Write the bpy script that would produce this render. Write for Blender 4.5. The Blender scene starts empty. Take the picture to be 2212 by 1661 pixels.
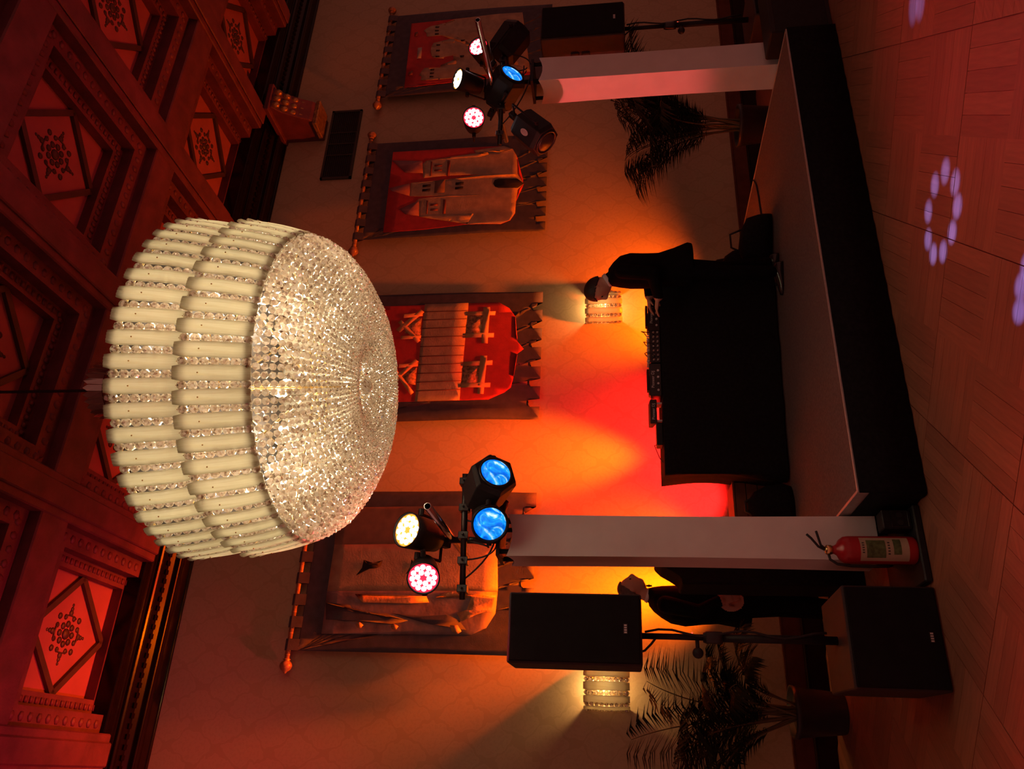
import bpy, bmesh, math, random
from mathutils import Vector, Matrix, Quaternion, Euler

# ------------------------------------------------------------------ camera, world, exposure
random.seed(11)
SC = bpy.context.scene
COL = SC.collection
PI = math.pi
EYE = Vector((0.0, 0.0, 1.82))
YAW, PITCH, ROLL, FPX = math.radians(26.526), math.radians(7.648), math.radians(-0.9446), 1706.75
fwd = Vector((math.sin(YAW)*math.cos(PITCH), math.cos(YAW)*math.cos(PITCH), math.sin(PITCH)))
rgt = Vector((math.cos(YAW), -math.sin(YAW), 0.0))
upv = rgt.cross(fwd)
rgt, upv = rgt*math.cos(ROLL)+upv*math.sin(ROLL), upv*math.cos(ROLL)-rgt*math.sin(ROLL)
cam_data = bpy.data.cameras.new('camera')
cam_data.sensor_width = 36.0
cam_data.sensor_fit = 'HORIZONTAL'
cam_data.lens = FPX/2212.0*36.0
cam_data.clip_start = 0.05
cam_data.clip_end = 100
cam = bpy.data.objects.new('camera', cam_data)
COL.objects.link(cam)
# the phone was held turned a quarter: picture right is down, picture up is right
bx_, by_, bz_ = -upv, rgt, -fwd
cam.matrix_world = Matrix(((bx_.x, by_.x, bz_.x, EYE.x), (bx_.y, by_.y, bz_.y, EYE.y),
                           (bx_.z, by_.z, bz_.z, EYE.z), (0, 0, 0, 1)))
SC.camera = cam
world = bpy.data.worlds.new('world')
SC.world = world
world.use_nodes = True
world.node_tree.nodes['Background'].inputs[0].default_value = (1.0, 0.30, 0.23, 1)
world.node_tree.nodes['Background'].inputs[1].default_value = 0.24
SC.view_settings.view_transform = 'Standard'
SC.view_settings.look = 'None'
SC.view_settings.exposure = 0.0
SC.view_settings.gamma = 1.0
SC.view_settings.use_curve_mapping = False
try:
    SC.cycles.sample_clamp_indirect = 4.0
    SC.cycles.sample_clamp_direct = 30.0
    SC.cycles.max_bounces = 5
    SC.cycles.diffuse_bounces = 2
    SC.cycles.glossy_bounces = 2
    SC.cycles.transmission_bounces = 4
    SC.cycles.transparent_max_bounces = 8
    SC.cycles.caustics_reflective = False
    SC.cycles.caustics_refractive = False
except Exception:
    pass


def add_light(name, kind, loc, col, watts, radius=0.05, aim=None, angle=60, blend=0.3, parent=None):
    ld = bpy.data.lights.new(name, kind)
    ld.color = col
    ld.energy = watts
    ld.shadow_soft_size = radius
    if kind == 'SPOT':
        ld.spot_size = math.radians(angle)
        ld.spot_blend = blend
    o = bpy.data.objects.new(name, ld)
    COL.objects.link(o)
    o.location = loc
    if aim is not None:
        d = Vector(aim)-Vector(loc)
        o.rotation_mode = 'QUATERNION'
        o.rotation_quaternion = d.to_track_quat('-Z', 'Y')
    if parent is not None:
        o.parent = parent
        o.matrix_parent_inverse = Matrix.Translation(-Vector(parent.location)) if parent.rotation_euler.z == 0 else parent.matrix_basis.inverted()
    return o


# ------------------------------------------------------------------ helpers
class MB:
    """collects shapes for one mesh"""
    def __init__(self):
        self.v, self.f, self.m = [], [], []

    def add(self, vs, fs, mi=0, mat=None):
        n = len(self.v)
        for p in vs:
            p = Vector(p)
            self.v.append(mat @ p if mat is not None else p)
        for f in fs:
            self.f.append([i+n for i in f])
            self.m.append(mi)
        return self

    def box(self, c, s, mi=0, mat=None, rz=0.0):
        hx, hy, hz = s[0]/2, s[1]/2, s[2]/2
        vs = []
        R = Matrix.Rotation(rz, 3, 'Z') if rz else None
        for x, y, z in ((-1, -1, -1), (1, -1, -1), (1, 1, -1), (-1, 1, -1), (-1, -1, 1), (1, -1, 1), (1, 1, 1), (-1, 1, 1)):
            p = Vector((x*hx, y*hy, z*hz))
            if R: p = R @ p
            vs.append(p+Vector(c))
        return self.add(vs, [(0, 3, 2, 1), (4, 5, 6, 7), (0, 1, 5, 4), (1, 2, 6, 5), (2, 3, 7, 6), (3, 0, 4, 7)], mi, mat)

    def span(self, a, b, mi=0, mat=None):
        return self.box([(a[i]+b[i])/2 for i in range(3)], [abs(b[i]-a[i]) for i in range(3)], mi, mat)

    def rings(self, rings, mi=0, cap=True, mat=None, closed=True):
        vs = [p for r in rings for p in r]
        n = len(rings[0])
        fs = []
        for k in range(len(rings)-1):
            for i in range(n if closed else n-1):
                j = (i+1) % n
                fs.append((k*n+i, k*n+j, (k+1)*n+j, (k+1)*n+i))
        if cap and closed:
            fs.append(tuple(range(n-1, -1, -1)))
            fs.append(tuple((len(rings)-1)*n+i for i in range(n)))
        return self.add(vs, fs, mi, mat)

    def tube(self, path, r, n=8, mi=0, mat=None, cap=True):
        path = [Vector(p) for p in path]
        rs = r if isinstance(r, (list, tuple)) else [r]*len(path)
        rings, prev = [], None
        for i, p in enumerate(path):
            a = path[max(i-1, 0)]
            b = path[min(i+1, len(path)-1)]
            t = (b-a).normalized()
            ref = prev if prev is not None else (Vector((0, 0, 1)) if abs(t.z) < 0.9 else Vector((1, 0, 0)))
            s = (ref - t*ref.dot(t)).normalized()
            prev = s
            q = t.cross(s)
            rings.append([p+(s*math.cos(2*PI*k/n)+q*math.sin(2*PI*k/n))*rs[i] for k in range(n)])
        return self.rings(rings, mi, cap, mat)

    def lathe(self, prof, n=20, c=(0, 0, 0), mi=0, mat=None, cap=True):
        c = Vector(c)
        return self.rings([[c+Vector((r*math.cos(2*PI*k/n), r*math.sin(2*PI*k/n), z)) for k in range(n)] for r, z in prof], mi, cap, mat)

    def ball(self, c, r, nu=10, nv=7, mi=0, mat=None, s=(1, 1, 1)):
        c = Vector(c)
        rings = []
        for j in range(nv+1):
            a = PI*(j/nv)
            rr = max(math.sin(a), 0.02)
            rings.append([c+Vector((r*s[0]*rr*math.cos(2*PI*k/nu), r*s[1]*rr*math.sin(2*PI*k/nu), -r*s[2]*math.cos(a))) for k in range(nu)])
        return self.rings(rings, mi, True, mat)

    def prism(self, poly, d, mi=0, mat=None):
        """poly: list of 3D points, extruded along vector d"""
        n = len(poly)
        a = [Vector(p) for p in poly]
        b = [p+Vector(d) for p in a]
        fs = [tuple(range(n)), tuple(range(2*n-1, n-1, -1))]
        for i in range(n):
            j = (i+1) % n
            fs.append((i, i+n, j+n, j))
        return self.add(a+b, fs, mi, mat)

    def mesh(self, name, mats, smooth=False):
        me = bpy.data.meshes.new(name)
        me.from_pydata([tuple(p) for p in self.v], [], self.f)
        for m in (mats if isinstance(mats, (list, tuple)) else [mats]):
            me.materials.append(m)
        me.polygons.foreach_set('material_index', self.m)
        if smooth:
            me.polygons.foreach_set('use_smooth', [True]*len(me.polygons))
        bm = bmesh.new()
        bm.from_mesh(me)
        bmesh.ops.recalc_face_normals(bm, faces=bm.faces)
        bm.to_mesh(me)
        bm.free()
        me.update()
        return me

    def build(self, name, mats, parent=None, smooth=False, bevel=0.0, seg=1):
        o = bpy.data.objects.new(name, self.mesh(name, mats, smooth))
        COL.objects.link(o)
        if parent is not None:
            o.parent = parent
        if bevel:
            b = o.modifiers.new('bevel', 'BEVEL')
            b.width = bevel
            b.segments = seg
            b.limit_method = 'ANGLE'
            b.angle_limit = math.radians(40)
        return o


def thing(name, label, cat, loc=(0, 0, 0), rz=0.0, group=None, quat=None):
    o = bpy.data.objects.new(name, None)
    COL.objects.link(o)
    o.empty_display_size = 0.1
    o.location = loc
    if quat is not None:
        o.rotation_mode = 'QUATERNION'
        o.rotation_quaternion = quat
    else:
        o.rotation_euler = (0, 0, rz)
    return tag(o, label, cat, group)


def tag(o, label, cat, group=None):
    o['label'] = label
    o['category'] = cat
    if group:
        o['group'] = group
    return o


def structure(o):
    o['kind'] = 'structure'
    return o


def dup(o, parent=None):
    c = o.copy()
    COL.objects.link(c)
    c.parent = parent
    return c


def aim_quat(d):
    return Vector(d).to_track_quat('Z', 'Y')


def rounded(poly, r, seg=4):
    out = []
    n = len(poly)
    for i in range(n):
        p, a, b = Vector(poly[i]), Vector(poly[i-1]), Vector(poly[(i+1) % n])
        u, w = (a-p), (b-p)
        k = min(r, u.length*0.49, w.length*0.49)
        s, e = p+u.normalized()*k, p+w.normalized()*k
        for t in range(seg+1):
            t /= seg
            out.append(s*(1-t)**2+p*2*t*(1-t)+e*t*t)
    return out


# ------------------------------------------------------------------ materials
def nodes_of(name):
    m = bpy.data.materials.new(name)
    m.use_nodes = True
    nt = m.node_tree
    return m, nt, nt.nodes['Principled BSDF']


def mat(name, col, rough=0.6, metal=0.0, var=0.18, scale=9.0, bump=0.0, bscale=60.0, spec=0.5, rand=0.0, stretch=None):
    m, nt, b = nodes_of(name)
    tc = nt.nodes.new('ShaderNodeTexCoord')
    mp = nt.nodes.new('ShaderNodeMapping')
    nt.links.new(tc.outputs['Object'], mp.inputs['Vector'])
    if stretch:
        mp.inputs['Scale'].default_value = stretch
    nz = nt.nodes.new('ShaderNodeTexNoise')
    nz.inputs['Scale'].default_value = scale
    nz.inputs['Detail'].default_value = 4
    nt.links.new(mp.outputs['Vector'], nz.inputs['Vector'])
    cr = nt.nodes.new('ShaderNodeValToRGB')
    cr.color_ramp.elements[0].position = 0.3
    cr.color_ramp.elements[1].position = 0.72
    cr.color_ramp.elements[0].color = (*[c*(1-var) for c in col], 1)
    cr.color_ramp.elements[1].color = (*[min(1, c*(1+var)) for c in col], 1)
    nt.links.new(nz.outputs['Fac'], cr.inputs['Fac'])
    out = cr.outputs['Color']
    if rand:
        oi = nt.nodes.new('ShaderNodeObjectInfo')
        mr = nt.nodes.new('ShaderNodeMapRange')
        mr.inputs['To Min'].default_value = 1-rand
        mr.inputs['To Max'].default_value = 1+rand
        nt.links.new(oi.outputs['Random'], mr.inputs['Value'])
        vm = nt.nodes.new('ShaderNodeVectorMath')
        vm.operation = 'SCALE'
        nt.links.new(out, vm.inputs[0])
        nt.links.new(mr.outputs['Result'], vm.inputs['Scale'])
        out = vm.outputs[0]
    nt.links.new(out, b.inputs['Base Color'])
    b.inputs['Roughness'].default_value = rough
    b.inputs['Metallic'].default_value = metal
    b.inputs['Specular IOR Level'].default_value = spec
    if bump:
        n2 = nt.nodes.new('ShaderNodeTexNoise')
        n2.inputs['Scale'].default_value = bscale
        nt.links.new(mp.outputs['Vector'], n2.inputs['Vector'])
        bp = nt.nodes.new('ShaderNodeBump')
        bp.inputs['Strength'].default_value = bump
        bp.inputs['Distance'].default_value = 0.01
        nt.links.new(n2.outputs['Fac'], bp.inputs['Height'])
        nt.links.new(bp.outputs['Normal'], b.inputs['Normal'])
    return m


def glow(name, col, strength):
    m, nt, b = nodes_of(name)
    b.inputs['Base Color'].default_value = (*[c*0.3 for c in col], 1)
    b.inputs['Emission Color'].default_value = (*col, 1)
    nz = nt.nodes.new('ShaderNodeTexNoise')
    nz.inputs['Scale'].default_value = 25
    mr = nt.nodes.new('ShaderNodeMapRange')
    mr.inputs['To Min'].default_value = strength*0.7
    mr.inputs['To Max'].default_value = strength*1.3
    nt.links.new(nz.outputs['Fac'], mr.inputs['Value'])
    nt.links.new(mr.outputs['Result'], b.inputs['Emission Strength'])
    return m


def milk_glass(name):
    m = bpy.data.materials.new(name)
    m.use_nodes = True
    nt = m.node_tree
    nt.nodes.clear()
    out = nt.nodes.new('ShaderNodeOutputMaterial')
    tr = nt.nodes.new('ShaderNodeBsdfTranslucent')
    df = nt.nodes.new('ShaderNodeBsdfDiffuse')
    gl = nt.nodes.new('ShaderNodeBsdfGlossy')
    nz = nt.nodes.new('ShaderNodeTexNoise')
    nz.inputs['Scale'].default_value = 3
    nz.inputs['Detail'].default_value = 4
    tc = nt.nodes.new('ShaderNodeTexCoord')
    mp = nt.nodes.new('ShaderNodeMapping')
    mp.inputs['Scale'].default_value = (45, 10, 2.2)  # stretched noise paints lengthwise gloss streaks into the glass colour
    nt.links.new(tc.outputs['Object'], mp.inputs['Vector'])
    nt.links.new(mp.outputs['Vector'], nz.inputs['Vector'])
    cr = nt.nodes.new('ShaderNodeValToRGB')
    cr.color_ramp.elements[0].position = 0.3
    cr.color_ramp.elements[1].position = 0.7
    cr.color_ramp.elements[0].color = (0.78, 0.72, 0.53, 1)
    cr.color_ramp.elements[1].color = (0.94, 0.91, 0.76, 1)
    nt.links.new(nz.outputs['Fac'], cr.inputs['Fac'])
    nt.links.new(cr.outputs['Color'], tr.inputs['Color'])
    nt.links.new(cr.outputs['Color'], df.inputs['Color'])
    gl.inputs['Roughness'].default_value = 0.10
    a = nt.nodes.new('ShaderNodeMixShader')
    a.inputs[0].default_value = 0.30
    nt.links.new(tr.outputs[0], a.inputs[1])
    nt.links.new(df.outputs[0], a.inputs[2])
    b = nt.nodes.new('ShaderNodeMixShader')
    b.inputs[0].default_value = 0.15
    nt.links.new(a.outputs[0], b.inputs[1])
    nt.links.new(gl.outputs[0], b.inputs[2])
    nt.links.new(b.outputs[0], out.inputs[0])
    return m


def crystal(name):
    m = bpy.data.materials.new(name)
    m.use_nodes = True
    nt = m.node_tree
    nt.nodes.clear()
    out = nt.nodes.new('ShaderNodeOutputMaterial')
    gl = nt.nodes.new('ShaderNodeBsdfGlossy')
    gl.inputs['Roughness'].default_value = 0.07
    tp = nt.nodes.new('ShaderNodeBsdfTransparent')
    tl = nt.nodes.new('ShaderNodeBsdfTranslucent')
    geo = nt.nodes.new('ShaderNodeNewGeometry')
    wn = nt.nodes.new('ShaderNodeTexWhiteNoise')
    wn.noise_dimensions = '3D'
    nt.links.new(geo.outputs['True Normal'], wn.inputs['Vector'])
    cr = nt.nodes.new('ShaderNodeValToRGB')
    cr.color_ramp.elements[0].color = (0.20, 0.13, 0.08, 1)  # dark to white facet tones paint the sparkle into the bead colour
    cr.color_ramp.elements[1].color = (1.0, 0.95, 0.85, 1)
    e = cr.color_ramp.elements.new(0.5)
    e.color = (0.88, 0.72, 0.52, 1)
    nt.links.new(wn.outputs['Value'], cr.inputs['Fac'])
    nt.links.new(cr.outputs['Color'], tl.inputs['Color'])
    gl.inputs['Color'].default_value = (1, 0.95, 0.88, 1)
    tp.inputs['Color'].default_value = (0.95, 0.9, 0.85, 1)
    a = nt.nodes.new('ShaderNodeMixShader')
    a.inputs[0].default_value = 0.45
    nt.links.new(tl.outputs[0], a.inputs[1])
    nt.links.new(gl.outputs[0], a.inputs[2])
    b = nt.nodes.new('ShaderNodeMixShader')
    b.inputs[0].default_value = 0.12
    nt.links.new(a.outputs[0], b.inputs[1])
    nt.links.new(tp.outputs[0], b.inputs[2])
    nt.links.new(b.outputs[0], out.inputs[0])
    return m


def wallpaper(name):
    m, nt, b = nodes_of(name)
    tc = nt.nodes.new('ShaderNodeTexCoord')
    sp = nt.nodes.new('ShaderNodeSeparateXYZ')
    nz0 = nt.nodes.new('ShaderNodeTexNoise')
    nz0.inputs['Scale'].default_value = 9
    nt.links.new(tc.outputs['Object'], nz0.inputs['Vector'])
    mixv = nt.nodes.new('ShaderNodeVectorMath')
    mixv.operation = 'MULTIPLY_ADD'
    mixv.inputs[1].default_value = (0.16, 0.16, 0.16)
    nt.links.new(nz0.outputs['Color'], mixv.inputs[0])
    nt.links.new(tc.outputs['Object'], mixv.inputs[2])
    nt.links.new(mixv.outputs[0], sp.inputs[0])

    def mth(op, a, bb=None):
        n = nt.nodes.new('ShaderNodeMath')
        n.operation = op
        for i, x in enumerate((a, bb)):
            if x is None: continue
            if isinstance(x, (int, float)): n.inputs[i].default_value = x
            else: nt.links.new(x, n.inputs[i])
        return n.outputs[0]
    cx = mth('COSINE', mth('MULTIPLY', sp.outputs['X'], 2*PI/0.36))
    cz = mth('COSINE', mth('MULTIPLY', sp.outputs['Z'], 2*PI/0.52))
    s = mth('ABSOLUTE', mth('ADD', cx, cz))
    line = mth('LESS_THAN', s, 0.22)
    nz = nt.nodes.new('ShaderNodeTexNoise')
    nz.inputs['Scale'].default_value = 34
    nz.inputs['Detail'].default_value = 3
    nt.links.new(tc.outputs['Object'], nz.inputs['Vector'])
    leaf = mth('MULTIPLY', mth('GREATER_THAN', nz.outputs['Fac'], 0.53), mth('GREATER_THAN', s, 0.5))
    pat = mth('MAXIMUM', line, mth('MULTIPLY', leaf, 0.55))
    mx = nt.nodes.new('ShaderNodeMix')
    mx.data_type = 'RGBA'
    mx.inputs['A'].default_value = (0.56, 0.44, 0.27, 1)
    mx.inputs['B'].default_value = (0.505, 0.39, 0.232, 1)
    nt.links.new(pat, mx.inputs['Factor'])
    nt.links.new(mx.outputs['Result'], b.inputs['Base Color'])
    b.inputs['Roughness'].default_value = 0.62
    bp = nt.nodes.new('ShaderNodeBump')
    bp.inputs['Strength'].default_value = 0.25
    bp.inputs['Distance'].default_value = 0.004
    nt.links.new(pat, bp.inputs['Height'])
    nt.links.new(bp.outputs['Normal'], b.inputs['Normal'])
    return m


MAT = dict(
    wall=wallpaper('damask_wallpaper'),
    dado=mat('dado_wood', (0.15, 0.05, 0.03), 0.75, bump=0.1, spec=0.1),
    skirting=mat('skirting_wood', (0.03, 0.014, 0.011), 0.8, spec=0.08),
    cornice=mat('dark_cornice_wood', (0.007, 0.003, 0.003), 0.2, var=0.3, spec=0.22),
    ceil=mat('carved_ceiling_wood', (0.145, 0.034, 0.042), 0.55, var=0.3, scale=5, bump=0.35, bscale=40),
    ceilpanel=mat('coffer_panel_wood', (0.36, 0.09, 0.105), 0.55, var=0.12, scale=4),
    ceildark=mat('coffer_strip_wood', (0.06, 0.025, 0.018), 0.5),
    gilt=mat('old_gilding', (0.42, 0.25, 0.10), 0.38, metal=0.6, var=0.4, scale=22, bump=0.5, bscale=50),
    plank=mat('parquet_oak', (0.36, 0.145, 0.08), 0.5, var=0.16, scale=5, rand=0.14, stretch=(1.0, 9.0, 1.0), bump=0.05),
    floorbase=mat('floor_joint', (0.30, 0.12, 0.066), 0.6),
    deck=mat('stage_carpet', (0.15, 0.11, 0.105), 0.9, var=0.25, scale=60, bump=0.3, bscale=300),
    alu=mat('brushed_aluminium', (0.55, 0.50, 0.47), 0.45, metal=0.4, var=0.1, scale=30),
    chrome=mat('chrome_pipe', (0.75, 0.75, 0.76), 0.22, metal=1.0, var=0.05),
    blackcloth=mat('black_cloth', (0.012, 0.011, 0.013), 0.95, spec=0.1, var=0.3, scale=40),
    black=mat('black_paint', (0.014, 0.013, 0.015), 0.55, spec=0.3, var=0.3, scale=30, bump=0.1, bscale=250),
    blackgloss=mat('black_gloss', (0.02, 0.018, 0.02), 0.3, var=0.2),
    grille=mat('black_grille', (0.012, 0.011, 0.013), 0.8, spec=0.15, bump=0.5, bscale=420),
    sidewood=mat('speaker_side_coat', (0.032, 0.02, 0.02), 0.6, bump=0.2, bscale=200),
    stretchcloth=mat('white_stretch_cloth', (0.84, 0.80, 0.78), 0.8, var=0.05, scale=5, bump=0.05),
    rubber=mat('black_rubber', (0.015, 0.015, 0.016), 0.6),
    slate=mat('slate_border_cloth', (0.075, 0.065, 0.085), 0.75, var=0.2, scale=12, bump=0.15, bscale=120),
    red=mat('red_banner_cloth', (0.55, 0.035, 0.03), 0.7, var=0.15, scale=12, bump=0.2, bscale=90),
    tan=mat('tan_banner_cloth', (0.46, 0.31, 0.19), 0.65, var=0.2, scale=10, bump=0.3, bscale=60),
    tan2=mat('ochre_banner_cloth', (0.60, 0.34, 0.14), 0.65, var=0.15, scale=10, bump=0.2, bscale=60),
    lattice=mat('brocade_banner_cloth', (0.42, 0.22, 0.11), 0.7, var=0.65, scale=38),
    brown=mat('brown_banner_cloth', (0.22, 0.12, 0.085), 0.7, var=0.2),
    wave=mat('wave_banner_cloth', (0.25, 0.17, 0.17), 0.6, var=0.45, scale=6, bump=0.3, bscale=20),
    violet=mat('violet_roof_cloth', (0.30, 0.12, 0.13), 0.6, var=0.2),
    gold=mat('gold_banner_cloth', (0.55, 0.30, 0.12), 0.5, var=0.35, scale=14, bump=0.4, bscale=40),
    rust=mat('rust_banner_cloth', (0.24, 0.06, 0.035), 0.7),
    pale=mat('pale_banner_cloth', (0.5, 0.42, 0.36), 0.7),
    dark=mat('black_banner_cloth', (0.02, 0.014, 0.014), 0.8),
    seam=mat('seam_thread', (0.16, 0.05, 0.03), 0.8),
    rod=mat('turned_rod_wood', (0.34, 0.16, 0.07), 0.3, var=0.35, scale=30, spec=0.6),
    ventmetal=mat('dark_vent_metal', (0.05, 0.045, 0.03), 0.55),
    milk=milk_glass('milk_glass'),
    crystal=crystal('cut_crystal'),
    brass=mat('brass', (0.75, 0.52, 0.22), 0.25, metal=1.0, var=0.1),
    shielddark=mat('light_shield_dark', (0.03, 0.018, 0.012), 0.6, var=0.1),  # only for the added light shield, dark so the panel gaps look dark
    bulb=glow('lamp_bulb', (1.0, 0.72, 0.38), 16),
    leaf=mat('palm_leaf', (0.022, 0.034, 0.016), 0.5, var=0.5, scale=8),
    stem=mat('palm_stem', (0.16, 0.13, 0.06), 0.55),
    pot=mat('dark_plant_pot', (0.03, 0.026, 0.03), 0.5),
    soil=mat('soil', (0.04, 0.025, 0.018), 0.9),
    suit=mat('black_suit', (0.006, 0.0055, 0.0065), 0.9, spec=0.08, var=0.3, scale=20),
    skin=mat('skin', (0.58, 0.33, 0.24), 0.5, var=0.08),
    hair=mat('dark_hair', (0.02, 0.014, 0.012), 0.55, var=0.4, scale=60, bump=0.4, bscale=120),
    greyhair=mat('short_grey_hair', (0.10, 0.075, 0.065), 0.6, var=0.4, scale=60),
    shirt=mat('white_shirt', (0.8, 0.78, 0.76), 0.6, var=0.05),
    shoe=mat('polished_shoe', (0.02, 0.017, 0.016), 0.18, var=0.1),
    extred=mat('extinguisher_red', (0.42, 0.016, 0.02), 0.28, var=0.06),
    label=mat('cream_label', (0.52, 0.46, 0.32), 0.5, var=0.1),
    green=mat('green_print', (0.10, 0.16, 0.06), 0.5, var=0.5, scale=40),
    ink=mat('dark_print', (0.05, 0.05, 0.05), 0.5),
    silver=mat('silver_print', (0.7, 0.7, 0.7), 0.4, metal=0.2),
    crate=mat('brown_crate_wood', (0.22, 0.07, 0.035), 0.55, var=0.3, stretch=(1, 6, 1)),
    redface=glow('red_par_face', (1.0, 0.01, 0.03), 3.0),
    amberface=glow('amber_par_face', (1.0, 0.25, 0.02), 2.2),
    ledwhite=glow('white_hot_led', (1.0, 0.80, 0.80), 9),
    ledwarm=glow('warm_hot_led', (1.0, 0.86, 0.62), 9),
    pinlight=glow('red_pilot_light', (1.0, 0.1, 0.05), 1.5),
)


def blue_lens(name):
    m, nt, b = nodes_of(name)
    tc = nt.nodes.new('ShaderNodeTexCoord')
    vo = nt.nodes.new('ShaderNodeTexNoise')
    vo.inputs['Scale'].default_value = 9
    vo.inputs['Detail'].default_value = 5
    vo.inputs['Distortion'].default_value = 2.2
    nt.links.new(tc.outputs['Object'], vo.inputs['Vector'])
    nz = nt.nodes.new('ShaderNodeTexNoise')
    nz.inputs['Scale'].default_value = 28
    nz.inputs['Detail'].default_value = 5
    nt.links.new(tc.outputs['Object'], nz.inputs['Vector'])
    cr = nt.nodes.new('ShaderNodeValToRGB')
    cr.color_ramp.elements[0].position = 0.40
    cr.color_ramp.elements[0].color = (0.0, 0.14, 0.80, 1)
    cr.color_ramp.elements[1].position = 0.72
    cr.color_ramp.elements[1].color = (0.75, 0.98, 1.0, 1)
    e = cr.color_ramp.elements.new(0.54)
    e.color = (0.01, 0.36, 1.0, 1)
    nt.links.new(vo.outputs['Fac'], cr.inputs['Fac'])
    nt.links.new(cr.outputs['Color'], b.inputs['Emission Color'])
    mr = nt.nodes.new('ShaderNodeMapRange')
    mr.inputs['From Min'].default_value = 0.3
    mr.inputs['From Max'].default_value = 0.7
    mr.inputs['To Min'].default_value = 0.7
    mr.inputs['To Max'].default_value = 1.5
    nt.links.new(nz.outputs['Fac'], mr.inputs['Value'])
    nt.links.new(mr.outputs['Result'], b.inputs['Emission Strength'])
    b.inputs['Base Color'].default_value = (0.02, 0.1, 0.3, 1)
    b.inputs['Roughness'].default_value = 0.1
    return m


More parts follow.
